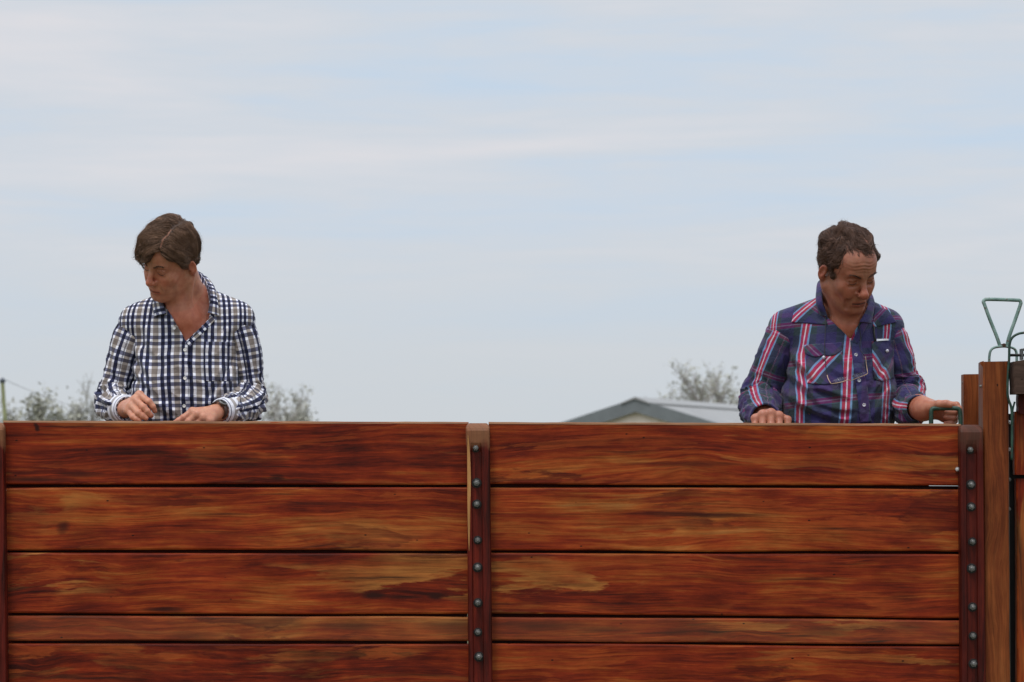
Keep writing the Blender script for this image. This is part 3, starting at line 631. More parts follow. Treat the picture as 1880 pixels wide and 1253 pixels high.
for s in (-1, 1):
    mb = MB(); v = []; pc_ = []
    for q in (0.0, LEN):
        for c_ in (0, s * HW):
            for dz in (0, -0.08): v.append(H(q, c_, R0z - abs(c_) * SL + dz)); pc_.append((q, c_, 0))
    mb.add(v, [(0, 2, 6, 4), (1, 5, 7, 3), (0, 1, 3, 2), (4, 6, 7, 5), (2, 3, 7, 6), (0, 4, 5, 1)], pc_); mb.build('roof', M_roof, sh, pc=True)
    mb = MB(); v = []
    for q in (-0.06, -0.005):
        for c_ in (0, s * (HW + .05)):
            for dz in (0.05, -0.33): v.append(H(q, c_, R0z - abs(c_) * SL + dz))
    mb.add(v, [(0, 1, 3, 2), (4, 6, 7, 5), (0, 2, 6, 4), (1, 5, 7, 3), (2, 3, 7, 6), (0, 4, 5, 1)]); mb.build('barge_board', M_fascia, sh)
    mb = MB(); v = []
    for q in (0.0, LEN):
        for c0, z0 in ((0, 0.09), (s * 0.42, -0.42 * SL + 0.05), (s * 0.42, -0.42 * SL + 0.015), (0, 0.03)): v.append(H(q - 0.1, c0, R0z + z0))
    mb.add(v, [(0, 1, 5, 4), (1, 2, 6, 5), (2, 3, 7, 6), (0, 3, 2, 1), (4, 5, 6, 7)]); mb.build('ridge_cap', M_fascia if False else M_roof, sh)
mb = MB(); mb.box(0, 1, 0, 1, 0, 1)
for c_ in (-2.2, 1.6):
    mb = MB(); v = [H(wl0 - q, c_ + a_, z_) for q in (0.0, 0.05) for a_ in (0, 1.2) for z_ in (1.0, 2.1)]
    mb.add(v, [(4, 5, 7, 6), (0, 2, 3, 1), (4, 6, 2, 0), (5, 1, 3, 7), (6, 7, 3, 2), (4, 0, 1, 5)]); mb.build('window', plain('dark window glass', (0.03, 0.035, 0.04), 0.1), sh)

M_bark = plain('grey brown bark', (0.36, 0.33, 0.30), 0.9, 0, 0.3, 4)
def leafmat(name, c0, c1):
    k = NB(name); n_ = k.noise(k.n('ShaderNodeTexCoord').outputs['Object'], 0.9, 4); k.b.inputs['Transmission Weight'].default_value = 0
    return k.done(k.ramp(n_, [(0.35, c0), (0.65, c1)]), 0.8)
M_leaf = leafmat('spring leaves', (0.30, 0.30, 0.23), (0.43, 0.42, 0.35))  # leaf and bark tones paled to hold the distance haze
M_leaf2 = leafmat('dull olive leaves', (0.30, 0.295, 0.24), (0.42, 0.41, 0.36))
def tree(px, Y, top, wpx, label, seed, leafd=0.6, lsz=0.07, mat=M_leaf, stems=1, group='trees far behind the fence', name='tree', r0=0.02):
    """sparse tree: recursive limbs and leaf-sized faces; top is the px height of the crown"""
    R_ = np.random.default_rng(seed); base = P(px, 900, Y); base[2] = 0; Ht = P(px, top, Y)[2]; W = wpx / FP * Y
    t_ = thing(name, base, label, 'tree', group); tips = []; tw = MB(); lim = MB()
    def grow(p, d, L, r, lev):
        n = 5; pts = [p]; q = p.copy(); dd = d.copy()
        for _ in range(n):
            dd = dd + R_.normal(0, 0.13, 3) + np.array((0, 0, 0.05)); dd /= np.linalg.norm(dd); q = q + dd * L / n; pts.append(q.copy())
        (tw if lev == 0 else lim).tube(pts, list(np.linspace(r, r * 0.55, n + 1)), 5 if lev < 2 else 3, False)
        if lev >= 2: tips.extend([(pts[i], dd) for i in range(1, n + 1)])
        if lev < 4:
            nb_ = (5, 5, 5, 4)[lev]
            for j in range(nb_):
                i = min(n, max(1, int((0.35 + 0.65 * (j + 1) / nb_) * n))); ang = R_.uniform(0, 2 * math.pi); sp = R_.uniform(0.45, 0.95)
                side = np.array((math.cos(ang), math.sin(ang), 0.0)); nd = dd * math.cos(sp) + side * math.sin(sp) * (W / Ht * 1.3 + 0.35); nd[2] += 0.15; nd /= np.linalg.norm(nd)
                grow(pts[i].copy(), nd, L * R_.uniform(0.48, 0.7), r * 0.55, lev + 1)
    for s in range(stems):
        d0 = np.array((R_.normal(0, 0.25 if stems > 1 else 0.06), R_.normal(0, 0.25 if stems > 1 else 0.06), 1.0)); off = np.array((R_.uniform(-W * .3, W * .3), 0, 0)) if stems > 1 else np.zeros(3)
        grow(base + off, d0 / np.linalg.norm(d0), Ht * 0.45, Ht * r0, 0)
    # fit the crown to the measured height and width
    for m_ in (tw, lim): m_.v = [np.array(a) for a in m_.v]
    al = np.array(lim.v); zt = np.percentile(al[:, 2], 99); xw = np.percentile(np.abs(al[:, 0] - base[0]), 93)
    S = np.array((W / 2 / xw, W / 2 / xw, Ht / zt)); fit = lambda a: base + (np.asarray(a) - base) * S
    tw.v = [fit(a) for a in tw.v]; lim.v = [fit(a) for a in lim.v]
    tw.build('trunk', M_bark, t_, True); cr = lim.build('limbs', M_bark, t_, True)
    V, F = [], []; n = 0
    for p, d in tips:
        if R_.random() > leafd: continue
        p = fit(p)
        for _ in range(2):
            c_ = p + R_.normal(0, lsz * 1.6, 3); a = R_.normal(0, 1, 3); a /= np.linalg.norm(a); b = np.cross(a, R_.normal(0, 1, 3)); b /= np.linalg.norm(b); s = lsz * R_.uniform(0.6, 1.3)
            V += [c_ - a * s, c_ - b * s * .45, c_ + a * s, c_ + b * s * .45]; F.append((n, n + 1, n + 2, n + 3)); n += 4
    obj('crown', V, F, mat, t_, False)
    return t_
tree(1308, 104, 683, 150, 'sparse pale green tree rising behind the right slope of the roof', 12, 0.25, 0.065, M_leaf, 3)
tree(176, 80, 708, 100, 'bare grey tree against the left sleeve of the checked shirt', 21, 0.07, 0.05, M_leaf2)
tree(70, 72, 737, 66, 'small leafy green sapling nearest the leaning pole', 31, 0.3, 0.06, M_leaf, 3)
tree(112, 78, 748, 60, 'thin low tree between the sapling and the bare grey tree', 33, 0.25, 0.06, M_leaf2, 2)
tree(25, 84, 758, 50, 'low bush at the foot of the leaning pole', 35, 0.3, 0.06, M_leaf2, 2)
tree(462, 82, 710, 165, 'bushy olive tree against the right sleeve of the checked shirt', 41, 0.22, 0.06, M_leaf2, 4)
tree(560, 86, 742, 70, 'low scrubby tree with its top just over the boards, right of the olive tree', 43, 0.22, 0.06, M_leaf2, 3)
tree(430, 84, 728, 120, 'grey twiggy tree mostly hidden by the man in the checked shirt', 45, 0.2, 0.06, M_leaf2, 2)
M_polewood = plain('lichen green pole', (0.16, 0.17, 0.08), 0.85, 0, 0.25, 6)
pl = thing('utility_pole', P(12, 900, 60.0) * np.array((1, 1, 0)), 'leaning mossy green pole at the far left with a grey cap', 'pole')
a, b_ = P(4.5, 703, 60), P(18, 900, 60); d_ = (b_ - a) / (a[2] - b_[2]); foot = b_ + d_ * b_[2]
mb = MB(); mb.tube([foot, a], [0.052, 0.036], 12); mb.build('shaft', M_polewood, pl, True)
mb = MB(); mb.tube([a, a + np.array((0, 0, 0.04)), a + np.array((0, 0, 0.09))], [0.045, 0.06, 0.02], 10); mb.build('cap', plain('grey insulator', (0.08, 0.09, 0.11), 0.4), pl, True)
mb = MB(); pts = [a + np.array((0.0, 0, 0.07))]
e_ = P(330, 770, 110.0)
for t in np.linspace(0, 1, 30)[1:]: pts.append(a + np.array((0, 0, .07)) + (e_ - a) * t + np.array((0, 0, -1.4 * 4 * t * (1 - t) * 0.25)))
mb.tube(pts, 0.0045, 5); tag(mb.build('power_line', M_darkst, None, True, origin=a), 'thin faint wire sagging away from the cap of the leaning pole', 'wire')
# ------------------------------------------------------------------ people
def rot(yaw, pit, rol):
    cy, sy, cp, sp, cr, sr = [f(math.radians(a)) for a in (yaw, pit, rol) for f in (math.cos, math.sin)]
    return np.array([[cr, 0, sr], [0, 1, 0], [-sr, 0, cr]]) @ np.array([[cy, -sy, 0], [sy, cy, 0], [0, 0, 1]]) @ np.array([[1, 0, 0], [0, cp, -sp], [0, sp, cp]])

M_lash = plain('dark lashes', (0.022, 0.012, 0.010), 0.7)
M_mouth = plain('dark inside of the mouth', (0.05, 0.012, 0.012), 0.6)
def head_sdf(p, K):
    """p in head space (m): x to the man's left, -y forwards, z up, origin between the ears"""
    a = np.array(p, copy=True); a[..., 0] = np.abs(a[..., 0]); g = K.get
    d = ell(p, (0, 0.014, 0.045), (0.076, 0.099, 0.087))
    d = smin(d, ell(p, (0, -0.036, -0.018), (0.063 * g('fw', 1), 0.060, 0.083)), 0.03)
    d = smin(d, ell(p, (0, -0.052, 0.055), (0.056, 0.044, 0.048)), 0.03)
    d = smin(d, cap(a, (0.050 * g('jw', 1), 0.004, -0.052), (0.020, -0.072, -0.094), 0.020, 0.017), 0.026)
    d = smin(d, ell(p, (0, -0.080, -0.095), (0.021, 0.018, 0.017)), 0.020)
    d = smin(d, ell(p, (0, -0.038, -0.085), (0.040 * g('jw', 1), 0.042, 0.022)), 0.03)          # under the jaw
    d = smin(d, ell(a, (0.043, -0.064, -0.020), (0.019, 0.018, 0.018)), 0.024)                  # cheekbone
    d = smin(d, ell(a, (0.030, -0.079, -0.045), (0.017, 0.014, 0.024)), 0.020)                  # cheek
    d = smin(d, cap(a, (0.008, -0.092, 0.030), (0.040, -0.081, 0.033), 0.0085, 0.0075), 0.014)  # brow
    d = smax(d, -ell(a, (0.0315, -0.1045, 0.013), (0.019, 0.019, 0.0120)), 0.016)               # orbit
    d = smin(d, sph(a, (0.0315, -0.0765, 0.0115), 0.0130), 0.004)                               # eyeball under its lid
    d = smin(d, cap(a, (0.021, -0.0885, 0.0155), (0.044, -0.0845, 0.0150), 0.0032), 0.005)      # upper lid fold
    d = smin(d, cap(a, (0.022, -0.0875, 0.0030), (0.042, -0.0845, 0.0020), 0.0030), 0.007)      # lower lid
    d = smin(d, cap(p, (0, -0.092, 0.022), (0, -0.1165, -0.021), 0.0078, 0.0098), 0.012)        # nose
    d = smin(d, sph(p, (0, -0.1165, -0.0260), 0.0118 * g('nose', 1)), 0.008)
    d = smin(d, ell(a, (0.0125 * g('nose', 1), -0.1045, -0.0300), (0.0080, 0.0115, 0.0085)), 0.005)
    d = smax(d, -cap(a, (0.0062, -0.116, -0.0375), (0.0075, -0.107, -0.0375), 0.0022), 0.003)   # nostrils
    d = smin(d, ell(p, (0, -0.080, -0.060), (0.028, 0.022, 0.026)), 0.016)                      # muzzle
    d = smax(d, -cap(a, (0.0175, -0.106, -0.030), (0.034, -0.094, -0.062), 0.0022 + 0.0012 * g('wr', 0)), 0.010)      # fold from nose to mouth
    d = smin(d, cap(a, (0.0, -0.1015, -0.0595), (0.023, -0.0925, -0.0635), 0.0042, 0.0026), 0.005)
    d = smin(d, cap(a, (0.0, -0.0995, -0.0705), (0.020, -0.0925, -0.0675), 0.0055 * g('lip', 1), 0.0032), 0.005)
    mo = g('mouth', 0.0012)
    d = smax(d, -cap(a, (0.0, -0.1075, -0.0650), (0.024, -0.0975, -0.0650), mo + 0.0012, 0.0012), 0.003)
    d = smax(d, -cap(p, (-0.013, -0.104, -0.080), (0.013, -0.104, -0.080), 0.003), 0.012)       # under the lip
    # ear
    e = (a - np.array((0.0765, 0.016, -0.003), np.float32)) / g('ear', 1); ca, sa = math.cos(0.35), math.sin(0.35)
    ex = e[..., 0] * math.cos(0.32) - e[..., 1] * math.sin(0.32); ey = e[..., 0] * math.sin(0.32) + e[..., 1] * math.cos(0.32)
    q = np.stack([ex, ey * ca + e[..., 2] * sa * 0.6, e[..., 2]], -1)
    ear = ell(q, (0.004, 0.0, 0.0), (0.0080, 0.0165, 0.0310)); ear = smin(ear, ell(q, (0.000, -0.006, -0.026), (0.007, 0.010, 0.011)), 0.006)
    ear = smax(ear, -ell(q, (0.0135, -0.0015, 0.002), (0.0085, 0.0115, 0.0210)), 0.004) * g('ear', 1)
    d = smin(d, ear, 0.005)
    if g('wr', 0) > 0:                                                                           # lines on the forehead, frown, bags
        z = p[..., 2]; x = p[..., 0]; fr = (p[..., 1] < -0.05) * np.exp(-((z - 0.062) / 0.016) ** 2) * np.exp(-(x / 0.042) ** 2)
        d = d + 0.0015 * g('wr') * fr * np.sin((z + 0.25 * np.abs(x) * 0.3 + 0.002 * np.sin(x * 120)) * 2 * math.pi / 0.0105)
        d = smax(d, -cap(a, (0.0055, -0.106, 0.030), (0.0075, -0.103, 0.047), 0.0018), 0.005)
        d = smax(d, -cap(a, (0.018, -0.0935, -0.004), (0.040, -0.088, -0.007), 0.0028), 0.006)
        d = smax(d, -cap(a, (0.040, -0.0885, -0.055), (0.036, -0.084, -0.085), 0.0036), 0.010)
    if g('chin2', 0): d = smin(d, ell(p, (0, -0.025, -0.112), (0.040, 0.040, 0.020)), 0.03)
    return d

def skin_colour(p, K):
    a = np.abs(p[..., 0]); x, y, z = p[..., 0], p[..., 1], p[..., 2]; base = np.array(K['skin']); c = base * (0.86 + 0.28 * vnoise(p * 55))[:, None] * np.stack([np.ones(len(p)), 0.88 + 0.24 * vnoise(p * 38 + 9), 0.86 + 0.28 * vnoise(p * 38 + 9)], -1); fr = y < -0.03
    def blend(mask, col): nonlocal c; c = c * (1 - mask[:, None]) + np.array(col) * mask[:, None]
    G = lambda cx, cz, sx, sz: np.exp(-((a - cx) / sx) ** 2 - ((z - cz) / sz) ** 2) * fr
    red = base * np.array((1.12, 0.72, 0.66))
    blend(0.75 * G(0, -0.018, 0.016, 0.022), red); blend(0.55 * G(0.040, -0.025, 0.020, 0.020), red)
    blend(0.5 * (a > 0.074) * np.exp(-(z / 0.05) ** 2), base * np.array((1.0, 0.55, 0.5)))
    blend(0.30 * sstep(-0.045, -0.075, z) * (y < 0.0) * (np.abs(z + 0.066) > 0.009), base * np.array((0.70, 0.66, 0.66)))   # shaved beard shade
    lip = np.exp(-((z + 0.0655) / 0.0085) ** 2) * (a < 0.024) * (y < -0.088); blend(0.75 * lip, base * np.array((1.05, 0.55, 0.55)))
    blend(0.92 * np.exp(-((z + 0.0650) / K.get('slit', 0.0022)) ** 2) * (a < 0.0235) * (y < -0.088), (0.045, 0.014, 0.012))
    blend(0.35 * np.exp(-((a - 0.0068) / 0.003) ** 2 - ((z + 0.0370) / 0.0022) ** 2) * (y < -0.10), (0.04, 0.012, 0.01))
    lash = np.exp(-((z - 0.0062) / 0.0023) ** 2) * (a > 0.019) * (a < 0.0455) * (y < -0.06); blend(0.25 * lash, base * np.array((0.5, 0.4, 0.4)))
    blend(0.2 * np.exp(-((z - 0.021) / 0.006) ** 2) * (a > 0.014) * (a < 0.05) * (y < -0.06), base * np.array((0.62, 0.5, 0.5)))  # socket shade over the upper lid, painted into the skin colour
    return c

def tables(rows, Y): return None
HAND_R = ((0.0098, 0.0090, 0.0083, 0.0070), (0.0100, 0.0092, 0.0085, 0.0072), (0.0098, 0.0090, 0.0082, 0.0070), (0.0088, 0.0080, 0.0073, 0.0062))
def hand_sdf(p, J, s=1.0):
    """J: wrist, four fingers (mcp,pip,dip,tip), thumb (cmc,mcp,ip,tip), world coordinates"""
    wr = J['w']; d = None
    for i, fgr in enumerate(J['f']):
        m_ = fgr[0]; st = wr + (m_ - wr) * 0.30 + (J['f'][min(i + 1, 3)][0] - J['f'][max(i - 1, 0)][0]) * (0.0)
        q = cap(p, st, m_, 0.0150 * s, 0.0112 * s); d = q if d is None else smin(d, q, 0.014)
    th = J['t']; d = smin(d, cap(p, wr + (th[0] - wr) * .5, th[0], 0.016 * s, 0.0155 * s), 0.014)
    d = smin(d, cap(p, th[0], th[1], 0.0150 * s, 0.0115 * s), 0.012)
    fs = None
    for i, fgr in enumerate(J['f']):
        r = [a * s for a in HAND_R[i]]
        q = cap(p, fgr[0], fgr[1], r[0] * 1.05, r[1] * 0.97); q = smin(q, sph(p, fgr[1], r[1] * 1.08), 0.003); q = smin(q, cap(p, fgr[1], fgr[2], r[1] * 0.98, r[2]), 0.003)
        q = smin(q, cap(p, fgr[2], fgr[3], r[2], r[3]), 0.003); q = smin(q, sph(p, fgr[0], r[0] * 1.16), 0.005)
        fs = q if fs is None else smin(fs, q, 0.0022)
    q = smin(cap(p, th[1], th[2], 0.0112 * s, 0.0098 * s), cap(p, th[2], th[3], 0.0102 * s, 0.0080 * s), 0.003)
    d = smin(d, fs, 0.006); return smin(d, q, 0.003)

def make_person(K):
    Rh = rot(*K['head'][3:6]); hc = P(*K['head'][:3]); hs = K['head'][6]; R_ = np.random.default_rng(K['seed'])
    toH = lambda p: ((p - hc) @ Rh) / hs                   # world -> head space
    frH = lambda q: (np.asarray(q) * hs) @ Rh.T + hc
    pp = lambda t: P(*t)
    foot = P(K['foot'], 900, K['BY']); foot[2] = DZ
    root = thing('person', foot, K['label'], 'person')
    sh_ = [pp(a) for a in K['shoulder']]; nk = pp(K['neck']); ch, be = pp(K['chest']), pp(K['belly']); hp = be * 0.3 + np.array((foot[0], foot[1], DZ + 0.98)) * 0.7; hp[2] = DZ + 0.98
    pel = np.array((foot[0], foot[1], DZ + 0.93))
    arms = [[pp(a) for a in A] for A in K['arms']]         # shoulder, elbow, wrist
    hands = [dict(w=pp(h['w']), f=[[pp(a) for a in f_] for f_ in h['f']], t=[pp(a) for a in h['t']]) for h in K['hands']]
    nt0 = frH((0, 0.030, -0.035)); nt1 = frH((0, 0.006, -0.06)); thr = pp(K['throat'])
    tw, bw = K['cw'], K['bw']
    def torso(p, o=0.0):
        d = ell(p, ch, (tw + o, K['cd'] + o, 0.15 + o)); d = smin(d, ell(p, be, (bw + o, K['bd'] + o, 0.17 + o)), 0.07)
        d = smin(d, ell(p, pel, (bw * 0.96 + o, 0.115 + o, 0.16 + o)), 0.07)
        for s_ in sh_: d = smin(d, cap(p, nk, s_, K['tr'] + o, 0.050 + o), 0.045)
        return smin(d, cap(p, thr + np.array((0, 0.012, 0.004)), thr + np.array((0, 0.02, -0.06)), 0.046 * K['nk'] + o * 1.25, 0.03 + o), 0.04)
    def body(p, cen):
        n = len(cen); out = np.full(p.shape[:2], 0.5, np.float32)
        def grp(mask, fn, k):
            if mask.any(): out[mask] = smin(out[mask], fn(p[mask]), k)
        near = lambda c, r: np.linalg.norm(cen - c, axis=1) < r
        m_ = (cen[:, 2] < nk[2] + 0.16) & (cen[:, 2] > pel[2] - 0.25); grp(m_, torso, 0.02)
        def neck(q):
            d = cap(q, nt0, nk + np.array((0, 0.01, -0.02)), 0.057 * K['nk'], 0.066 * K['nk']); d = smin(d, cap(q, nt1, thr, 0.042 * K['nk'], 0.045 * K['nk']), 0.03)
            h_ = toH(q); 
            for sx in (-1, 1):                                # the neck cords
                d = smin(d, cap(q, frH((sx * 0.058, 0.025, -0.045)), thr + np.array((sx * 0.018, -0.018, -0.004)), 0.013, 0.010), 0.016)
            return d
        grp(near(nk * .5 + hc * .5, 0.32), neck, 0.03)
        grp(near(hc, 0.24), lambda q: head_sdf(toH(q), K) * hs, 0.022)
        for (s_, e_, w_), H_, s in zip(arms, hands, K['hsc']):
            ctr = (s_ + w_) / 2; grp(near(ctr, 0.42), lambda q: smin(cap(q, s_, e_, 0.038, 0.034), cap(q, e_, w_, 0.036, K['wr_r'][0]), 0.03), 0.03)
            grp(near(w_, 0.12), lambda q: cap(q, w_ * 0.7 + e_ * 0.3, H_['w'], K['wr_r'][0], K['wr_r'][1]), 0.02)
            hcen = (H_['w'] + H_['f'][1][1]) / 2; grp(near(hcen, 0.17), lambda q: hand_sdf(q, H_, s), 0.018)
        for sx in (-1, 1):                                    # legs inside the trousers
            hip = pel + np.array((sx * 0.09, 0, -0.05)); kn = pel + np.array((sx * 0.10, -0.02, -0.45)); an = np.array((foot[0] + sx * 0.11, foot[1] + 0.02, DZ + 0.08))
            grp(cen[:, 2] < pel[2] + 0.1, lambda q: smin(cap(q, hip, kn, 0.075, 0.055), cap(q, kn, an, 0.05, 0.036), 0.02), 0.03)
            grp(cen[:, 2] < DZ + 0.2, lambda q: cap(q, an + np.array((0, 0.02, -0.03)), an + np.array((sx * 0.02, -0.15, -0.05)), 0.032, 0.022), 0.02)
        return out
    f_body = lambda p, cen: body(p, cen)
    lo = (foot[0] - 0.42, 9.94, DZ - 0.05); hi = (foot[0] + 0.48, 10.66, hc[2] + 0.2)
    v, q = mesh_sdf(f_body, lo, hi, 0.0026); v = relax(v, q, 1, 0.35)
    hpz = toH(v); ish = (np.linalg.norm(hpz, axis=1) < 0.17)
    col = np.tile(np.array(K['skin']) * np.array((1.05, 0.92, 0.90)), (len(v), 1))
    col[ish] = skin_colour(hpz[ish], K)
    # chest a little redder; knuckles and nails
    cv = np.exp(-(np.linalg.norm(v - thr - np.array((0, 0, -.03)), axis=1) / 0.07) ** 2)[:, None]; col = col * (1 - 0.6 * cv) + 0.6 * cv * np.array(K['skin']) * np.array((1.12, 0.74, 0.68))
    for H_, s in zip(hands, K['hsc']):
        hm = np.exp(-(np.linalg.norm(v - (H_['w'] + H_['f'][1][1]) / 2, axis=1) / 0.09) ** 4)[:, None]; col = col * (1 - hm) + hm * np.array(K['skin']) * np.array(K['handt'])  # hands tinted paler, since skin colour already holds the shade on the face
        for fg in H_['f']:
            for t_ in (fg[0], fg[1], fg[3]):
                m_ = 0.35 * np.exp(-(np.linalg.norm(v - t_, axis=1) / 0.011) ** 2)[:, None]; col = col * (1 - m_) + m_ * np.array(K['skin']) * np.array(K['handt']) * np.array((1.05, 0.78, 0.76))
    obj('body', v, q, M_skin, root, True, {'skin': ('FLOAT_COLOR', np.hstack([col, np.ones((len(v), 1))]))})

    # ---------------- hair: a close shell plus combed strands
    hk = K['hair']; hcn = np.array(hk.get('cen', (0, 0.016, 0.050))); hr = np.array((0.0765, 0.0985, 0.0845)) + np.array(hk['thick'])
    def lump(p): return 0.010 * hk.get('lump', 1) * (vnoise(p * 34) - 0.5) + 0.004 * (vnoise(p * np.array((90, 30, 90))) - 0.5)
    hl = lambda p: p[..., 2] - np.interp(p[..., 1], hk['ly'], hk['lz']) - hk.get('side', 0) * p[..., 0] - hk.get('rec', lambda p: 0)(p) - 0.004 * (vnoise(p * 120) - 0.5)
    def shell(p, cen):
        q_ = toH(p); d = ell(q_, hcn, hr - 0.003) - lump(q_); d = smin(d, ell(q_, (0, 0.060, -0.01), (0.060, 0.050, 0.055)), 0.02) if hk.get('nape', 1) else d
        d = smax(d, -hl(q_) * 0.8, 0.012); return d * hs
    hv, hq = mesh_sdf(shell, hc - 0.19, hc + 0.19, 0.003); hv = relax(hv, hq, 1, 0.4)
    # strands
    cen_q = toH(hv[hq].mean(1)); nq = (cen_q - hcn) / hr; outward = (np.linalg.norm(nq, axis=1) > 0.90) & (hl(cen_q) > -0.002)
    idx = np.nonzero(outward)[0]; N_ = hk['n']; pick = R_.choice(idx, N_); p0 = cen_q[pick] + R_.normal(0, 0.0015, (N_, 3))
    steps = 11; seg = hk['len'] / steps * R_.uniform(0.55, 1.25, N_)[:, None]
    lift0 = R_.uniform(-0.01, 0.05, N_) ** 1.0; cl = vnoise(p0 * 75); lift0 = 1.0 + lift0 * 0.9 + 0.05 * (cl - 0.45)
    fly = R_.random(N_) < hk.get('fly', 0.03); endlift = R_.uniform(0, 0.02, N_) + fly * R_.uniform(0.05, 0.16, N_)
    pts = [p0]; pcur = p0.copy(); ph = vnoise(p0 * 42) * 6.28 * 1.6
    for s_ in range(steps):
        t = (s_ + 1) / steps; nrm = (pcur - hcn) / hr ** 2; nrm /= np.linalg.norm(nrm, axis=1, keepdims=True)
        d = hk['dir'](pcur); d = d + hk['wave'] * np.cross(nrm, d) * np.sin(ph + t * hk['wf'])[:, None] + hk.get('rnd', 0.3) * (np.stack([vnoise(pcur * 26 + o_) for o_ in (0, 31, 77)], -1) - 0.5) * 2 + hk.get('jit', 0.05) * R_.normal(0, 1, (N_, 3))
        d -= (d * nrm).sum(1, keepdims=True) * nrm * 0.95; d /= np.linalg.norm(d, axis=1, keepdims=True) + 1e-9
        pcur = pcur + d * seg; lev = np.linalg.norm((pcur - hcn) / hr, axis=1)
        tgt = lift0 + endlift * t * t + 0.010 * np.sin(ph * 1.7 + t * hk['wf'] * 1.3) * hk['wave'] * 2
        low = sstep(0.02, -0.05, pcur[:, 2]); tgt = tgt - 0.015 * t * (1 - fly) + lump(pcur) / 0.095
        pcur = hcn + (pcur - hcn) * (1 + (tgt / lev - 1) * 0.8)[:, None]; pts.append(pcur.copy())
    S = np.stack(pts, 1)                                          # N, steps+1, 3 in head space
    keepm = hk.get('keep', lambda S: np.ones(len(S), bool))(S); S = S[keepm]; N_ = len(S)
    Wd = frH(S); tan = np.gradient(Wd, axis=1); tan /= np.linalg.norm(tan, axis=2, keepdims=True) + 1e-9
    nr = (S - hcn) / hr ** 2 @ Rh.T; nr /= np.linalg.norm(nr, axis=2, keepdims=True); sd = np.cross(tan, nr); sd /= np.linalg.norm(sd, axis=2, keepdims=True) + 1e-9
    wd = (np.linspace(1, 0.12, steps + 1) ** 0.7)[None, :, None] * (R_.uniform(0.00045, 0.00095, N_) * np.where(fly[keepm], 0.45, 1.0))[:, None, None]
    A_, B_, C_ = Wd + sd * wd, Wd - sd * wd, Wd + nr * wd * 0.9
    V = np.stack([A_, B_, C_], 2).reshape(-1, 3); n1 = steps + 1
    b0 = (np.arange(N_)[:, None] * n1 + np.arange(steps)[None]) * 3; F = np.stack([np.stack([b0 + j, b0 + (j + 1) % 3, b0 + 3 + (j + 1) % 3, b0 + 3 + j], -1) for j in range(3)], 2).reshape(-1, 4)
    hc1, hc2 = np.array(hk['c1']), np.array(hk['c2']); mixv = np.clip(vnoise(S[:, 0] * 60) * 0.7 + R_.random(N_) * 0.5 - 0.1, 0, 1)
    tone = (hc1 + (hc2 - hc1) * mixv[:, None]); tone = np.repeat(tone[:, None, :], n1 * 3, 1).reshape(-1, 3)
    qs = toH(hv); tb = hc1 * 0.6 + (hc2 - hc1) * 0.25 * vnoise(qs * np.array((160, 60, 160)))[:, None]
    if 'part' in hk:                                        # the parting lets a line of scalp show
        dp = np.abs(qs[:, 0] - hk['part'](qs)); pm = (dp < 0.0019) & (qs[:, 2] > 0.095) & (qs[:, 1] > -0.08) & (qs[:, 1] < -0.01); tb[pm] = np.array(K['skin']) * 0.6
    allv = np.vstack([hv, V]); allq = np.vstack([hq, F + len(hv)]); tn = np.vstack([tb, tone]); tn = np.hstack([tn, np.ones((len(tn), 1))])
    obj('hair', allv, allq, M_hair, root, True, {'tone': ('FLOAT_COLOR', tn)})
    # eyebrows
    for sx in (-1, 1):
        n = K.get('nbrow', 120); t = R_.random(n); x = sx * (0.012 + 0.036 * t); z = 0.0285 + 0.009 * np.sin(t * 2.4) + R_.normal(0, 0.0018, n) - K.get('frown', 0) * 0.004 * (1 - t)
        rootp = np.stack([x, np.full(n, -0.13), z], -1)
        for _ in range(14): rootp[:, 1] += np.maximum(head_sdf(rootp[:, None, :].astype(np.float32), K)[:, 0], -0.002) * 0.8
        L_ = R_.uniform(0.005, 0.009, n); dv = np.stack([sx * np.ones(n), np.full(n, -0.12), R_.uniform(-0.1, 0.55, n) - 0.5 * t], -1); dv /= np.linalg.norm(dv, axis=1, keepdims=True)
        tp = rootp + dv * L_[:, None]; tp[:, 1] += 0.010 * 0.2 * t; s0 = np.array((0, 0, 1)) * 0.00042
        V = np.stack([rootp + s0, rootp - s0, tp, rootp + np.array((0, -0.0012, 0))], 1).reshape(-1, 3); b0 = np.arange(n)[:, None] * 4
        F = np.vstack([b0 + np.array(a) for a in ((0, 1, 2), (1, 3, 2), (3, 0, 2))]); obj('eyebrow', frH(V), F, M_hair, root, False, {'tone': ('FLOAT_COLOR', np.tile((*(hc1 * K.get('browt', 1.2)), 1), (len(V), 1)))})

    # lash line and crease of each lowered lid, parting line of the mouth
    def on_face(q_, off):
        q_ = np.array(q_, float); 
        for _ in range(16): q_[:, 1] += np.maximum(head_sdf(q_[:, None, :].astype(np.float32), K)[:, 0], -0.002) * 0.8
        q_[:, 1] += off; return q_
    for sx in (-1, 1):
        t = np.linspace(0, 1, 16); L_ = on_face(np.stack([sx * (0.0185 + 0.0275 * t), np.full(16, -0.13), 0.0078 - 0.0058 * np.sin(t * math.pi) ** 0.8 - 0.0015 * t], -1), 0.0002)
        mb = MB(); mb.tube(list(frH(L_)), list(hs * 0.0010 * np.sin(np.clip(t, 0.04, 0.97) * math.pi) ** 0.5), 6); obj('eyelashes', mb.v, mb.f, M_lash, root, True)
    t = np.linspace(-1, 1, 24); L_ = on_face(np.stack([0.0215 * t, np.full(24, -0.13), -0.0650 - 0.0016 * t * t], -1), 0.0006 + K.get('mouth', 0.001) * 0.2)
    mb = MB(); mb.tube(list(frH(L_)), list(hs * K.get('ml', 0.0011) * np.sqrt(1.02 - t * t)), 6); obj('mouth', mb.v, mb.f, M_mouth, root, True)

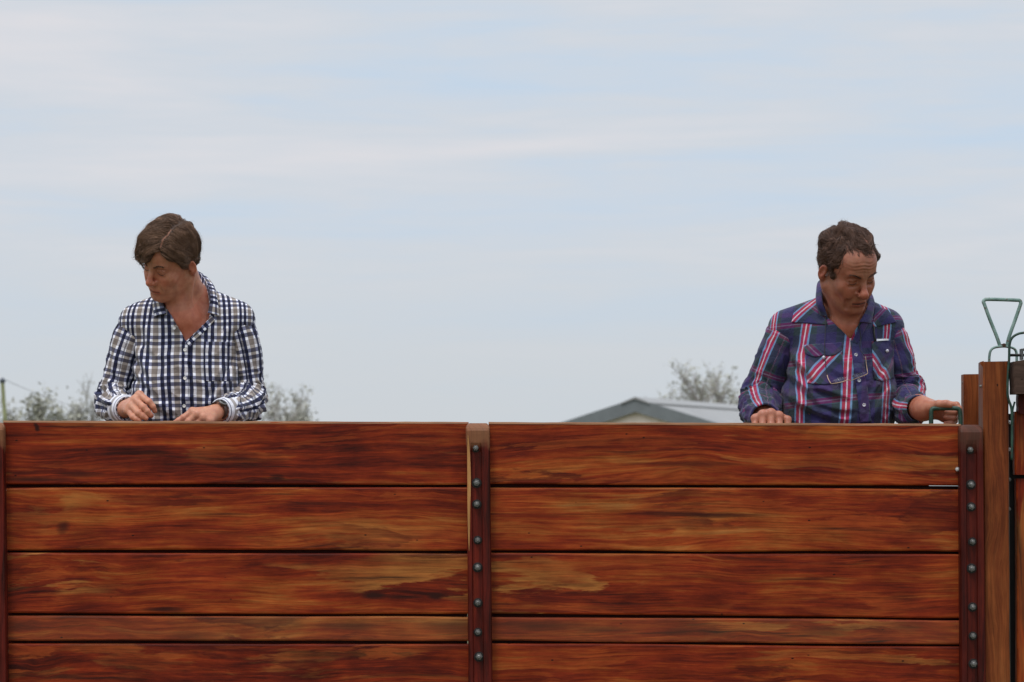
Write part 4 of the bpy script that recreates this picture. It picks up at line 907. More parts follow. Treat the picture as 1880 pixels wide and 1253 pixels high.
    # ---------------- shirt
    so = K['loose']; Kf = K['fold']
    def folds(p):
        x, y, z = p[..., 0] - ch[0], p[..., 1], p[..., 2] - ch[2]
        a = ridge(vnoise(np.stack([(x * 14 + z * 22), y * 7, (z * 8 - x * 12)], -1) + K['seed'])) ** 2 * 0.6
        b = ridge(vnoise(np.stack([(x * 22 - z * 14), y * 8 + 9, (z * 12 + x * 8)], -1) + 20 + K['seed'])) ** 2 * 0.5
        c = vnoise(np.stack([x * 7, y * 7, z * 22], -1) + 50) * sstep(-0.05, -0.20, z) * 0.9
        g_ = Kf * (a * 1.1 + b + c - 0.7) * sstep(0.10, -0.02, z) * 0.8
        qx, qy = PX(p)
        for (x0, y0, x1, y1, w_, am) in K['drag']:
            dx, dy = x1 - x0, y1 - y0; L2 = dx * dx + dy * dy; t = np.clip(((qx - x0) * dx + (qy - y0) * dy) / L2, 0, 1)
            sdist = ((qx - x0) * dy - (qy - y0) * dx) / math.sqrt(L2); e2 = np.hypot(qx - x0 - dx * t, qy - y0 - dy * t) - np.abs(sdist); sdist = sdist + 3 * np.sin(t * 5 + x0)
            ww = np.where(sdist > 0, w_ * 1.7, w_ * 0.75); g_ = g_ + 1.7 * am * (np.exp(-(sdist / ww) ** 2) - 0.6 * np.exp(-((sdist + w_ * 1.6) / w_) ** 2)) * np.sin(np.clip(t, 0.02, 0.98) * math.pi) ** 0.6 * np.exp(-(e2 / 6) ** 2) * (y < ch[1] + 0.02)
        return g_
    def f_shirt(p, cen=None): return torso(p, so) - folds(p)
    sv, sq = mesh_sdf(lambda p, c: f_shirt(p), (foot[0] - 0.34, 10.05, pel[2] - 0.10), (foot[0] + 0.36, 10.62, nk[2] + 0.16), 0.0036); sv = relax(sv, sq, 1, 0.4)
    neckax = nk
    def gcut(v):
        px, py = PX(v); d = poly_sd(px, py, K['open']) / 580.0
        d = np.where(v[:, 1] < neckax[1] + 0.03, d, 0.05)
        t0 = nk + np.array((0, 0, 0.0)); t1 = nt0; ax = (t1 - t0) / np.linalg.norm(t1 - t0); rel = v - t0; h_ = rel @ ax; rad = np.linalg.norm(rel - h_[:, None] * ax, axis=1)
        return np.minimum(d, np.where((h_ > 0) & (v[:, 1] > nk[1] - 0.035), rad - 0.062, 0.05))
    sv, sq = cut(sv, sq, gcut, 0.0036); sv, sq, _ = compact(sv, sq)
    def uv_t(v, o_=0.0, ang=0.0, cx_=None):
        x = v[:, 0] - (P(K['cx'], 700, K['BY'])[0]); z = v[:, 2]; yf = v[:, 1] - (ch[1] - K['cd'])
        skew = K.get('skew', 0.0); u = x + skew * (z - ch[2]) + 1.1 * np.sign(x) * np.maximum(0, np.abs(x) - 0.08) ** 2 * 2 + np.sign(x) * 0.30 * np.maximum(yf - 0.03, 0) * np.minimum(1, np.abs(x) / 0.1); vv = z - 0.35 * x * K.get('vsk', 0) + 0.30 * np.maximum(yf, 0) * sstep(ch[2] + 0.10, ch[2] + 0.2, z)
        u = u + K['uo'] + 0.016 * (vnoise(np.stack([x * 6, v[:, 1] * 3, z * 5 + 7], -1)) - 0.5) + 0.006 * (vnoise(np.stack([x * 16, v[:, 1] * 3, z * 13 + 7], -1)) - 0.5); vv = vv + K['vo'] + 0.016 * (vnoise(np.stack([x * 6 + 40, v[:, 1] * 3, z * 5], -1)) - 0.5) + 0.006 * (vnoise(np.stack([x * 16 + 40, v[:, 1] * 3, z * 13], -1)) - 0.5)
        if ang: c_, s_ = math.cos(ang), math.sin(ang); u, vv = c_ * u - s_ * vv, s_ * u + c_ * vv
        return np.stack([u + o_, vv, np.zeros(len(v))], -1)
    shirt = obj('shirt', sv, sq, K['mat'], root, True, {'pc': ('FLOAT_VECTOR', uv_t(sv))}, mods=(('SOLIDIFY', dict(thickness=0.002, offset=-1)),))
    def surfY(px, py, off=0.0):
        """world point on the front of the shirt seen at that pixel"""
        y = 10.02; s_ = 0
        for _ in range(60):
            p = P(px, py, y); d = float(f_shirt(p[None].astype(np.float32))[0]); y += max(d * 0.6, -0.002)
            if abs(d) < 0.0004: break
        return P(px, py, y) - np.array((0, off, 0))
    def drape(name, corners, nu, nv, off, mat, parent, uvf, thick=0.002, fn=None):
        tl, tr, br, bl = [np.array(a, float) for a in corners]; I, J = np.meshgrid(np.linspace(0, 1, nu), np.linspace(0, 1, nv), indexing='ij'); I, J = I.ravel(), J.ravel()
        q_ = (tl * (1 - I)[:, None] + tr * I[:, None]) * (1 - J)[:, None] + (bl * (1 - I)[:, None] + br * I[:, None]) * J[:, None]
        if fn: q_ = fn(q_, I, J)
        dirv = np.array([P(a, b, 1.0) for a, b in q_]) - np.array((0, 0, EYE)); y = np.full(len(q_), 10.02)
        for _ in range(60):
            w_ = dirv * y[:, None] + np.array((0, 0, EYE)); y = y + np.clip(f_shirt(w_.astype(np.float32)[:, None, :])[:, 0] * 0.6, -0.004, 0.05)
        w_ = dirv * (y - off)[:, None] + np.array((0, 0, EYE)); k_ = np.arange(nu * nv).reshape(nu, nv)
        F = np.stack([k_[:-1, :-1], k_[:-1, 1:], k_[1:, 1:], k_[1:, :-1]], -1).reshape(-1, 4)
        return obj(name, w_, F, mat, parent, True, {'pc': ('FLOAT_VECTOR', uvf(w_, I, J))}, mods=(('SOLIDIFY', dict(thickness=thick, offset=1)),))
    # sleeves
    for si, S_ in enumerate(K['sleeves']):
        arr = np.array([np.append(P(a, b, c), r) for a, b, c, r in S_]); n = 150; cr_ = crom(arr, n); path, rad = cr_[:, :3], cr_[:, 3]
        sl = np.concatenate([[0], np.cumsum(np.linalg.norm(np.diff(path, axis=0), axis=1))]); m_ = 72; th_ = np.arange(m_) * 2 * math.pi / m_
        T = np.gradient(path, axis=0); T /= np.linalg.norm(T, axis=1, keepdims=True); U = np.zeros_like(T); up = np.array((0, -1.0, 0))
        for i in range(n): up = up - (up @ T[i]) * T[i]; up /= np.linalg.norm(up); U[i] = up
        Wv = np.cross(T, U); L_ = sl[-1]; el = K['elbow'][si] * L_
        amp = (0.0035 + 0.0085 * np.exp(-((sl - el) / 0.075) ** 2) + 0.006 * np.exp(-((sl - L_ + 0.05) / 0.04) ** 2)) * sstep(L_, L_ - 0.035, sl) * sstep(0, 0.05, sl) * Kf / 0.0085
        SS, TT = np.meshgrid(sl, th_, indexing='ij'); cs, sn = np.cos(TT), np.sin(TT)
        n1_ = ridge(vnoise(np.stack([SS * 26 + 1.3 * np.sin(TT + si), cs * 1.3 + 5 * si, sn * 1.3 + K['seed']], -1))) ** 1.6
        n2_ = ridge(vnoise(np.stack([SS * 46 + 2.2 * np.sin(TT * 2 + 1), cs * 1.8 + 9, sn * 1.8 + 3 + K['seed']], -1))) ** 1.6
        n3_ = vnoise(np.stack([SS * 9, cs * 1.6 + 30, sn * 1.6 + K['seed']], -1))
        fo = amp[:, None] * (n1_ * 1.0 + n2_ * 0.6 + n3_ * 0.9 - 1.0)
        rr = rad[:, None] + fo
        Vs = path[:, None] + rr[..., None] * (cs[..., None] * U[:, None] + sn[..., None] * Wv[:, None])
        uvs = np.stack([TT * 0.052 * K['su'] + 0.3 * si + K['suo'][si], SS + 0.0 * TT, np.full(SS.shape, 5.0 + si)], -1)
        # turn the end inwards
        endr = []
        for d_, sc_ in ((0.0015, 0.93), (-0.002, 0.86), (-0.02, 0.80)):
            endr.append(path[-1] + T[-1] * d_ + (rad[-1] * sc_) * (cs[0][:, None] * U[-1] + sn[0][:, None] * Wv[-1]))
        Vall = np.concatenate([Vs.reshape(-1, 3)] + endr); UVa = np.concatenate([uvs.reshape(-1, 3)] + [uvs[-1]] * 3); nn = n + 3
        i_, j_ = np.meshgrid(np.arange(nn - 1), np.arange(m_), indexing='ij'); F = np.stack([i_ * m_ + j_, i_ * m_ + (j_ + 1) % m_, (i_ + 1) * m_ + (j_ + 1) % m_, (i_ + 1) * m_ + j_], -1).reshape(-1, 4)
        slv = obj('sleeve', Vall, F, K['mat'], shirt, True, {'pc': ('FLOAT_VECTOR', UVa)})
        if K.get('cuff'):
            i0 = int(np.searchsorted(sl, L_ - K['cuff'])); q_ = []
            for i in range(i0, n):
                t = (i - i0) / (n - 1 - i0); q_.append(path[i] + (rad[i] + 0.0035 + 0.001 * math.sin(t * 3.1)) * (cs[0][:, None] * U[i] + sn[0][:, None] * Wv[i]))
            q_.append(path[-1] + T[-1] * 0.003 + (rad[-1] * 1.0) * (cs[0][:, None] * U[-1] + sn[0][:, None] * Wv[-1])); q_.append(path[-1] + T[-1] * 0.0 + (rad[-1] * 0.93) * (cs[0][:, None] * U[-1] + sn[0][:, None] * Wv[-1]))
            cn = len(q_); ss = np.minimum(np.linspace(0, K['cuff'] / 0.05 * 0.05, cn), 0.05)
            UVc = np.stack([np.repeat(ss[:, None], m_, 1), np.repeat(th_[None] * 0.03, cn, 0), np.full((cn, m_), 3.0)], -1).reshape(-1, 3)
            i_, j_ = np.meshgrid(np.arange(cn - 1), np.arange(m_), indexing='ij'); F = np.stack([i_ * m_ + j_, i_ * m_ + (j_ + 1) % m_, (i_ + 1) * m_ + (j_ + 1) % m_, (i_ + 1) * m_ + j_], -1).reshape(-1, 4)
            obj('cuff', np.concatenate(q_), F, K['cuffmat'], shirt, True, {'pc': ('FLOAT_VECTOR', UVc)}, mods=(('SOLIDIFY', dict(thickness=0.0015, offset=-1)),))
    # collar
    fo_, ou_ = [], []
    for (fx, fy, fY), (ox, oy, oY) in K['collar']:
        fo_.append(surfY(fx, fy, 0.010) if fY is None else P(fx, fy, fY)); ou_.append(surfY(ox, oy, 0.006) if oY is None else P(ox, oy, oY))
    n = 90; fo_, ou_ = crom(fo_, n), crom(ou_, n); rows = []; wn_ = 9
    for j in range(wn_):
        t = j / (wn_ - 1); mid = fo_ * (1 - t) + ou_ * t; cenx = nk; out = (fo_ + ou_) / 2 - np.array((nk[0], nk[1] - 0.02, 0)); out[:, 2] = 0; out /= np.linalg.norm(out, axis=1, keepdims=True)
        rows.append(mid + out * (0.008 * math.sin(t * math.pi))[..., None] if False else mid + out * 0.007 * math.sin(t * math.pi))
    Vc = np.stack(rows, 1).reshape(-1, 3); sl = np.concatenate([[0], np.cumsum(np.linalg.norm(np.diff(fo_, axis=0), axis=1))])
    UVc = np.stack([np.repeat(sl[:, None] + K['uo'] + 0.01, wn_, 1), np.repeat((np.arange(wn_) / (wn_ - 1) * 0.045)[None], n, 0), np.full((n, wn_), 2.0)], -1).reshape(-1, 3)
    i_, j_ = np.meshgrid(np.arange(n - 1), np.arange(wn_ - 1), indexing='ij'); F = np.stack([i_ * wn_ + j_, i_ * wn_ + j_ + 1, (i_ + 1) * wn_ + j_ + 1, (i_ + 1) * wn_ + j_], -1).reshape(-1, 4)
    obj('collar', Vc, F, K.get('collarmat', K['mat']), shirt, True, {'pc': ('FLOAT_VECTOR', UVc)}, mods=(('SOLIDIFY', dict(thickness=0.0028, offset=0)),))
    # collar stand: the band that follows the neck inside the fold
    bs = fo_ + np.array((0, 0, -0.034)); inn = np.array((nk[0], nk[1] - 0.02, 0)) - fo_; inn[:, 2] = 0; inn /= np.linalg.norm(inn, axis=1, keepdims=True)
    Vc = np.stack([fo_ + inn * 0.001, (fo_ + bs) / 2 + inn * 0.003, bs + inn * 0.001], 1).reshape(-1, 3)
    i_, j_ = np.meshgrid(np.arange(n - 1), np.arange(2), indexing='ij'); F = np.stack([i_ * 3 + j_, i_ * 3 + j_ + 1, (i_ + 1) * 3 + j_ + 1, (i_ + 1) * 3 + j_], -1).reshape(-1, 4)
    UVs = np.stack([np.repeat(sl[:, None], 3, 1), np.repeat((np.arange(3) * 0.017)[None], n, 0), np.full((n, 3), 2.0)], -1).reshape(-1, 3)
    lo_, hi_ = K['stand']; keep_ = (i_.ravel() >= lo_ * n) & (i_.ravel() < hi_ * n); 
    obj('collar_stand', Vc, F[keep_], K.get('collarmat', K['mat']), shirt, True, {'pc': ('FLOAT_VECTOR', UVs)}, mods=(('SOLIDIFY', dict(thickness=0.002, offset=0)),))
    # placket and facings
    for pl_ in K['plackets']:
        drape(pl_[0], pl_[1], 8, 60, pl_[2], pl_[3], shirt, lambda w_, I, J, s_=pl_[4]: (uv_t(w_, s_[0], s_[1])))
    for bx, by, r_ in K['buttons']:
        p = surfY(bx, by, 0.0055); mb = MB(); m_ = 20; a_, b_ = np.array((1, 0, 0.0)), np.array((0, 0, 1.0)); V = []; 
        for rad_, d_ in ((1, 0.0), (1, 0.0018), (0.86, 0.0026), (0.70, 0.0018), (0.0001, 0.0017)): V += [p + np.array((0, -d_, 0)) + r_ * rad_ * (math.cos(t) * a_ + math.sin(t) * b_) for t in np.arange(m_) * 2 * math.pi / m_]
        mb.add(V, [(i * m_ + j, i * m_ + (j + 1) % m_, (i + 1) * m_ + (j + 1) % m_, (i + 1) * m_ + j) for i in range(4) for j in range(m_)]); mb.build('button', K['btn'], shirt, True)
    # trousers, belt, boots
    def tro(p, cen):
        d = ell(p, pel + np.array((0, 0, -0.02)), (bw * 0.96 + 0.022, 0.135, 0.17)); d = smax(d, p[..., 2] - (pel[2] + 0.06), 0.01)
        for sx in (-1, 1):
            hip = pel + np.array((sx * 0.085, 0, -0.05)); kn = pel + np.array((sx * 0.10, -0.02, -0.45)); an = np.array((foot[0] + sx * 0.11, foot[1] + 0.02, DZ + 0.10))
            d = smin(d, smin(cap(p, hip, kn, 0.092, 0.072), cap(p, kn, an, 0.072, 0.06), 0.02), 0.03)
        d = d - 0.005 * (vnoise(p * np.array((14, 14, 26))) - 0.5); return smax(d, (DZ + 0.06) - p[..., 2], 0.004)
    tv, tq = mesh_sdf(tro, (foot[0] - 0.3, foot[1] - 0.25, DZ), (foot[0] + 0.3, foot[1] + 0.3, pel[2] + 0.15), 0.009); obj('trousers', tv, tq, M_jeans, root)
    for sx in (-1, 1):
        an = np.array((foot[0] + sx * 0.11, foot[1] + 0.02, DZ))
        def boot(p, cen):
            d = cap(p, an + np.array((0, 0.01, 0.13)), an + np.array((0, 0.02, 0.05)), 0.05, 0.045); d = smin(d, cap(p, an + np.array((0, 0.02, 0.045)), an + np.array((sx * 0.03, -0.17, 0.035)), 0.045, 0.040), 0.03)
            return smax(d, DZ + 0.002 - p[..., 2], 0.004)
        tv, tq = mesh_sdf(boot, an + np.array((-0.12, -0.28, -0.02)), an + np.array((0.12, 0.14, 0.24)), 0.007); obj('boot', tv, tq, M_boot, root)
    return dict(root=root, shirt=shirt, surfY=surfY, drape=drape, uv=uv_t, frH=frH, hands=hands, arms=arms)

# ---- the man in the checked shirt
B1 = 10.31
def dir1(p):
    part = 0.028 - 0.10 * (p[:, 1] + 0.0); left = p[:, 0] > part
    d = np.zeros_like(p); back = sstep(0.03, 0.09, p[:, 1])
    d[:, 0] = np.where(left, 1.0, -1.0) * (1 - 0.5 * back); d[:, 1] = np.where(left, 0.25, -0.55) * (1 - back) + 0.5 * back; d[:, 2] = -0.55 - 0.6 * back
    return d
man1 = dict(
    label='man in navy, white and tan checked shirt looking down to one side', seed=4, BY=B1 + 0.03, foot=345,
    head=(315, 481, 10.205, -31.5, 40, 19.5, 0.93), neck=(349, 553, B1 + 0.05), throat=(333, 585, B1 - 0.055), nk=0.92, handt=(1.15, 1.32, 1.4), skin=(0.46, 0.195, 0.118), fw=0.95, jw=0.94, ear=0.85,
    shoulder=((254, 594, B1 + 0.03), (432, 588, B1 + 0.03)), chest=(342, 645, B1 + 0.03), belly=(343, 735, B1 + 0.02), cw=0.150, bw=0.156, cd=0.108, bd=0.115, tr=0.045,
    nbrow=70, browt=2.2, drag=((243, 640, 288, 706, 5, .009), (246, 676, 300, 742, 5, .009), (252, 712, 312, 768, 5, .010), (436, 650, 400, 720, 5, .007), (434, 690, 372, 742, 5, .008), (350, 660, 366, 770, 5, .005), (300, 640, 318, 760, 6, .006), (262, 600, 284, 650, 6, .006), (420, 600, 398, 640, 6, .005)), loose=0.014, fold=0.016, wr_r=(0.028, 0.0245), hsc=(1.14, 1.12),
    arms=(((246, 600, B1 + 0.03), (209, 738, B1 + 0.05), (222, 752, 10.16)), ((440, 590, B1 + 0.03), (458, 735, B1 + 0.05), (412, 756, 10.15))),
    hands=(dict(w=(230, 752, 10.13), f=(((256, 725.5, 10.075), (273.5, 738, 10.05), (280.5, 747, 10.05), (284, 755, 10.055)),
                                         ((248, 735, 10.065), (263.5, 748, 10.035), (270.5, 755.5, 10.032), (276, 762.5, 10.036)),
                                         ((240.5, 745, 10.06), (254, 758.5, 10.03), (261.5, 764, 10.028), (268, 768.5, 10.03)),
                                         ((235, 754, 10.06), (244, 766, 10.035), (250.5, 770, 10.03), (256, 772.5, 10.03))),
                t=((243, 745, 10.12), (258, 750, 10.105), (268, 757, 10.085), (277, 763, 10.07))),
           dict(w=(400, 757, 10.12), f=(((353, 756, 10.08), (337, 767, 10.07), (328, 772.5, 10.066), (320, 777, 10.064)),
                                         ((362, 761, 10.070), (347, 774, 10.068), (339, 780, 10.066), (331, 785, 10.066)),
                                         ((373, 767, 10.070), (360, 780, 10.068), (352, 786, 10.066), (344, 791, 10.066)),
                                         ((385, 773, 10.072), (374, 785, 10.07), (367, 791, 10.07), (360, 796, 10.07))),
                t=((388, 765, 10.13), (368, 774, 10.125), (352, 781, 10.12), (339, 785, 10.11)))),
    hair=dict(cen=(-0.008, 0.000, 0.050), thick=(0.014, 0.018, 0.020), ly=(-0.13, -0.085, -0.065, -0.045, -0.03, 0.0, 0.03, 0.10), lz=(0.046, 0.044, 0.042, 0.026, -0.002, -0.002, -0.03, -0.05), side=0.16, n=13000, len=0.085, rnd=0.5, jit=0.015, dir=dir1, part=lambda p: 0.028 - 0.10 * p[:, 1], wave=0.22, wf=3.0, lump=1.2, rec=lambda p: 0.046 * np.exp(-((p[..., 0] - 0.028) / 0.019) ** 2) * (p[..., 1] < -0.02),
              c1=(0.058, 0.031, 0.020), c2=(0.24, 0.132, 0.080), fly=0.08,
              keep=lambda S: ~(((S[:, :, 1] < -0.05) & (S[:, :, 2] < 0.016 + 0.034 * vnoise(S[:, :1, :] * 45) + 0.048 * np.exp(-((S[:, :, 0] - 0.027) / 0.019) ** 2))).any(1) & (np.arange(len(S)) % 14 > 0))),
    open=[(296, 545), (300, 557), (320, 590.5), (341.5, 627), (384, 587), (389, 545), (372, 505), (310, 500)],
    mat=M_sh1, cx=340, uo=0.0, vo=0.0, skew=0.02, su=1.0, suo=(0.012, 0.0), elbow=(0.60, 0.62), cuff=0.045, cuffmat=M_sh1c,
    sleeves=(((274, 596, B1 + 0.03, .036), (252, 598, B1 + 0.03, .050), (232, 640, B1 + 0.03, .050), (220, 690, B1 + 0.04, .046), (213, 726, B1 + 0.035, .048), (212, 744, B1 - 0.03, .048), (220, 750, B1 - 0.12, .044), (233, 751, 10.135, .0375)),
             ((412, 590, B1 + 0.03, .036), (433, 592, B1 + 0.03, .050), (447, 635, B1 + 0.03, .050), (456, 690, B1 + 0.04, .046), (459, 724, B1 + 0.035, .047), (448, 743, B1 - 0.03, .047), (428, 752, B1 - 0.12, .043), (405, 755, 10.135, .0360))),
    collar=[((306, 577, None), (284, 583, None)), ((299, 556, B1 - 0.07), (281, 560, None)), ((298, 536, B1 - 0.02), (284, 540, B1 - 0.02)), ((310, 512, B1 + 0.06), (300, 525, B1 + 0.08)), ((335, 499, B1 + 0.10), (335, 512, B1 + 0.12)),
            ((360, 497, B1 + 0.08), (368, 504, B1 + 0.10)), ((380, 520, B1 + 0.03), (392, 526, B1 + 0.04)), ((386, 548, B1 - 0.03), (399, 552, B1 - 0.03)), ((382, 575, None), (403, 581, None))],
    stand=(0.12, 0.85),
    plackets=[('placket', ((334, 628), (347, 628), (345, 775), (332, 775)), 0.003, M_sh1, (0.004, 0)), ('facing', ((388, 581), (395, 588), (348.5, 637), (341.5, 630)), 0.0045, M_sh1, (0.03, -0.75))],
    buttons=[(340, 643, 0.0055), (340, 695, 0.0055), (338.5, 746, 0.0055), (320, 603, 0.0050)], btn=M_button)
m1 = make_person(man1)
m1['drape']('pocket', ((375, 628), (431, 628), (429, 700), (375, 700)), 24, 30, 0.003, M_sh1, m1['shirt'], lambda w_, I, J: m1['uv'](w_, 0.006, 0.0))
# watch on the wrist nearer the middle of the picture
wp = P(401, 754.5, 10.118); we = P(428, 752, B1 - 0.12); ax = we - wp; ax /= np.linalg.norm(ax)
watch = thing('wristwatch', wp, 'steel wristwatch on a brown leather strap beside the checked cuff', 'watch')
mb = MB(); a_ = np.cross(ax, (0, 0, 1.0)); a_ /= np.linalg.norm(a_); b_ = np.cross(a_, ax); m_ = 40; V = []
for rr_, d_ in ((0.0282, -0.008), (0.0296, -0.008), (0.0296, 0.008), (0.0282, 0.008)): V += [wp + ax * d_ + rr_ * (math.cos(t) * a_ + math.sin(t) * b_) for t in np.arange(m_) * 2 * math.pi / m_]
mb.add(V, [(i * m_ + j, i * m_ + (j + 1) % m_, ((i + 1) % 4) * m_ + (j + 1) % m_, ((i + 1) % 4) * m_ + j) for i in range(4) for j in range(m_)]); mb.build('strap', M_strap, watch, True)
dn = (-0.5 * a_ if a_[1] > 0 else 0.5 * a_) + 0.72 * b_; dn /= np.linalg.norm(dn); cc = wp + dn * 0.0292
mb = MB(); mb.tube([cc - dn * .002, cc + dn * .003, cc + dn * 0.005], [0.0138, 0.0138, 0.012], 24); mb.build('case', M_steel, watch, True)
mb = MB(); mb.tube([cc + dn * .0048, cc + dn * 0.0056], [0.0105, 0.0105], 24); mb.build('dial', M_darkst, watch, True)

# ---- the man in the plaid shirt
B2 = 10.32
def dir2(p):
    d = np.zeros_like(p); back = sstep(-0.02, 0.06, p[:, 1]); top = sstep(0.07, 0.12, p[:, 2])
    d[:, 0] = np.sign(p[:, 0]) * 0.5 * (1 - top) + 0.45 * top; d[:, 1] = -0.75 * top * (1 - back) + 0.35 * (1 - top) + 0.3 * back; d[:, 2] = -0.8 * (1 - top) - 0.3
    return d
man2 = dict(
    label='stocky man in navy and red plaid shirt looking down, gripping a green handle', seed=9, BY=B2 + 0.03, foot=1545,
    head=(1555, 497, 10.215, 25.0, 35, -7.6, 1.0), neck=(1546, 570, B2 + 0.05), throat=(1556, 598, B2 - 0.06), nk=1.0, handt=(1.25, 1.32, 1.35), skin=(0.33, 0.128, 0.076), fw=1.04, jw=1.08, wr=1.0, chin2=1, lip=1.3, ear=0.88, mouth=0.004, nose=1.25, frown=1,
    shoulder=((1446, 604, B2 + 0.03), (1624, 602, B2 + 0.03)), chest=(1543, 660, B2 + 0.03), belly=(1540, 745, B2 - 0.0), cw=0.158, bw=0.166, cd=0.120, bd=0.145, tr=0.050,
    slit=0.0034, ml=0.0026, loose=0.013, fold=0.015, wr_r=(0.036, 0.029), hsc=(1.26, 1.14),
    arms=(((1440, 610, B2 + 0.03), (1396, 730, B2 + 0.05), (1403, 764, 10.19)), ((1632, 608, B2 + 0.03), (1664, 738, B2 + 0.04), (1694, 752, 10.13))),
    hands=(dict(w=(1406, 770, 10.16), f=(((1430, 764, 10.082), (1430.5, 782, 10.066), (1430, 792, 10.08), (1429, 794, 10.10)),
                                          ((1415.5, 759, 10.078), (1415.5, 781, 10.062), (1415, 792, 10.078), (1414, 794, 10.10)),
                                          ((1400.5, 761.5, 10.080), (1400, 781.5, 10.064), (1400, 792, 10.08), (1400, 794, 10.10)),
                                          ((1387, 769, 10.086), (1386, 783, 10.07), (1387, 792, 10.084), (1388, 794, 10.10))),
                t=((1424, 772, 10.14), (1437, 769, 10.105), (1446, 771, 10.085), (1446, 784, 10.075))),
           dict(w=(1702, 751, 10.11), f=(((1738, 743, 10.098), (1756, 744, 10.082), (1761, 751, 10.074), (1756, 757, 10.076)),
                                          ((1736, 751, 10.112), (1757, 753, 10.098), (1753, 758, 10.078), (1738, 758, 10.073)),
                                          ((1735, 760, 10.116), (1757, 763, 10.10), (1752, 767.5, 10.08), (1736, 766.5, 10.075)),
                                          ((1733, 768, 10.118), (1753, 773, 10.10), (1748, 777, 10.082), (1736, 777, 10.08))),
                t=((1712, 748, 10.080), (1723, 742.5, 10.056), (1736, 741.5, 10.044), (1744.5, 744, 10.040)))),
    nbrow=80, browt=2.2, drag=((1452, 640, 1500, 712, 6, .010), (1447, 680, 1512, 752, 6, .011), (1445, 722, 1530, 775, 6, .010), (1640, 660, 1602, 722, 6, .009), (1640, 705, 1596, 768, 6, .010), (1480, 712, 1566, 728, 5, .007), (1500, 745, 1572, 752, 5, .006), (1604, 640, 1590, 700, 5, .006)), hair=dict(rnd=0.8, thick=(0.008, 0.005, 0.005), ly=(-0.13, -0.09, -0.065, -0.052, -0.040, -0.025, -0.01, 0.02, 0.04, 0.10), lz=(0.124, 0.108, 0.096, 0.078, 0.0, -0.022, -0.010, -0.005, -0.03, -0.05), side=0.05, n=13000, len=0.062, jit=0.02, dir=dir2, wave=0.7, wf=5.0, lump=2.4,
              c1=(0.042, 0.021, 0.015), c2=(0.17, 0.088, 0.060), fly=0.06,
              keep=lambda S: ~((S[:, :, 1].min(1) < -0.05) & (S[:, :, 2].min(1) < 0.070 + 0.034 * vnoise(S[:, 0] * 45)) & (np.arange(len(S)) % 16 > 0))),
    open=[(1507, 518), (1513, 560), (1518, 582), (1562, 624), (1576, 598), (1592, 570), (1604, 540), (1560, 500)],
    mat=M_sh2, cx=1540, uo=0.064, vo=0.02, skew=-0.10, vsk=0.25, su=1.35, suo=(0.035, -0.022), elbow=(0.60, 0.55),
    sleeves=(((1472, 606, B2 + 0.03, .038), (1446, 609, B2 + 0.03, .053), (1421, 660, B2 + 0.03, .055), (1403, 708, B2 + 0.04, .053), (1396, 738, B2 + 0.02, .057), (1397, 754, B2 - 0.06, .056), (1400, 762, B2 - 0.12, .052), (1404, 767, 10.145, .046)),
             ((1600, 606, B2 + 0.03, .038), (1626, 607, B2 + 0.03, .051), (1645, 655, B2 + 0.03, .052), (1653, 700, B2 + 0.04, .052), (1661, 732, B2 + 0.01, .055), (1668, 746, B2 - 0.06, .051), (1676, 750, B2 - 0.12, .046), (1686, 751, 10.155, .0430))),
    collar=[((1519, 582, None), (1505, 578, None)), ((1510, 556, B2 - 0.07), (1499, 558, B2 - 0.06)), ((1509, 532, B2 - 0.01), (1499, 537, B2 + 0.0)), ((1516, 512, B2 + 0.06), (1507, 515, B2 + 0.08)), ((1545, 505, B2 + 0.10), (1545, 516, B2 + 0.12)),
            ((1580, 522, B2 + 0.08), (1590, 530, B2 + 0.09)), ((1596, 549, B2 + 0.0), (1604, 555, B2 + 0.01)), ((1591, 568, B2 - 0.07), (1603, 574, None)), ((1577, 592, None), (1598, 594, None))],
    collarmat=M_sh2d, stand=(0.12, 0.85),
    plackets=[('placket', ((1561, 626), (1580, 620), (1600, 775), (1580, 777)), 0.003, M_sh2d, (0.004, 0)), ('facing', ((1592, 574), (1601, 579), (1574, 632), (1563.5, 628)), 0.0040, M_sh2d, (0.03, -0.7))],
    buttons=[(1571, 652, 0.0058), (1577, 699, 0.0058), (1586, 744, 0.0058)], btn=M_pearl)
m2 = make_person(man2); S2 = m2['shirt']
bias = lambda o_, a: (lambda w_, I, J: m2['uv'](w_, o_, a))
def pocket_shape(q_, I, J):
    q_ = q_.copy(); q_[:, 1] += 5 * (1 - np.abs(2 * I - 1)) * sstep(0.8, 1, J); return q_
m2['drape']('pocket', ((1478, 645), (1546, 640), (1549, 700), (1482, 704)), 26, 26, 0.003, M_sh2, S2, bias(0.03, 0.75), fn=pocket_shape)
def flap(q_, I, J):
    q_ = q_.copy(); q_[:, 1] += (5 * np.abs(np.sin(I * math.pi * 2)) - 0 + 6 * (1 - np.abs(2 * I - 1))) * J; return q_
m2['drape']('pocket_flap', ((1476, 634), (1545, 629), (1546, 644), (1478, 649)), 26, 10, 0.006, M_sh2, S2, bias(0.06, 0.8), fn=flap)
m2['drape']('pocket', ((1600, 627), (1641, 625), (1640, 694), (1604, 697)), 20, 26, 0.003, M_sh2, S2, bias(0.01, -0.75), fn=pocket_shape)
def yoke(q_, I, J):
    q_ = q_.copy(); q_[:, 1] += -5 * np.sin(I * math.pi) * J; return q_
m2['drape']('yoke', ((1460, 562), (1504, 546), (1520, 597), (1453, 592)), 28, 18, 0.0015, M_sh2, S2, bias(0.0, 0.7))
m2['drape']('yoke', ((1606, 562), (1630, 570), (1646, 592), (1602, 602)), 24, 18, 0.0015, M_sh2, S2, bias(0.02, -0.7))
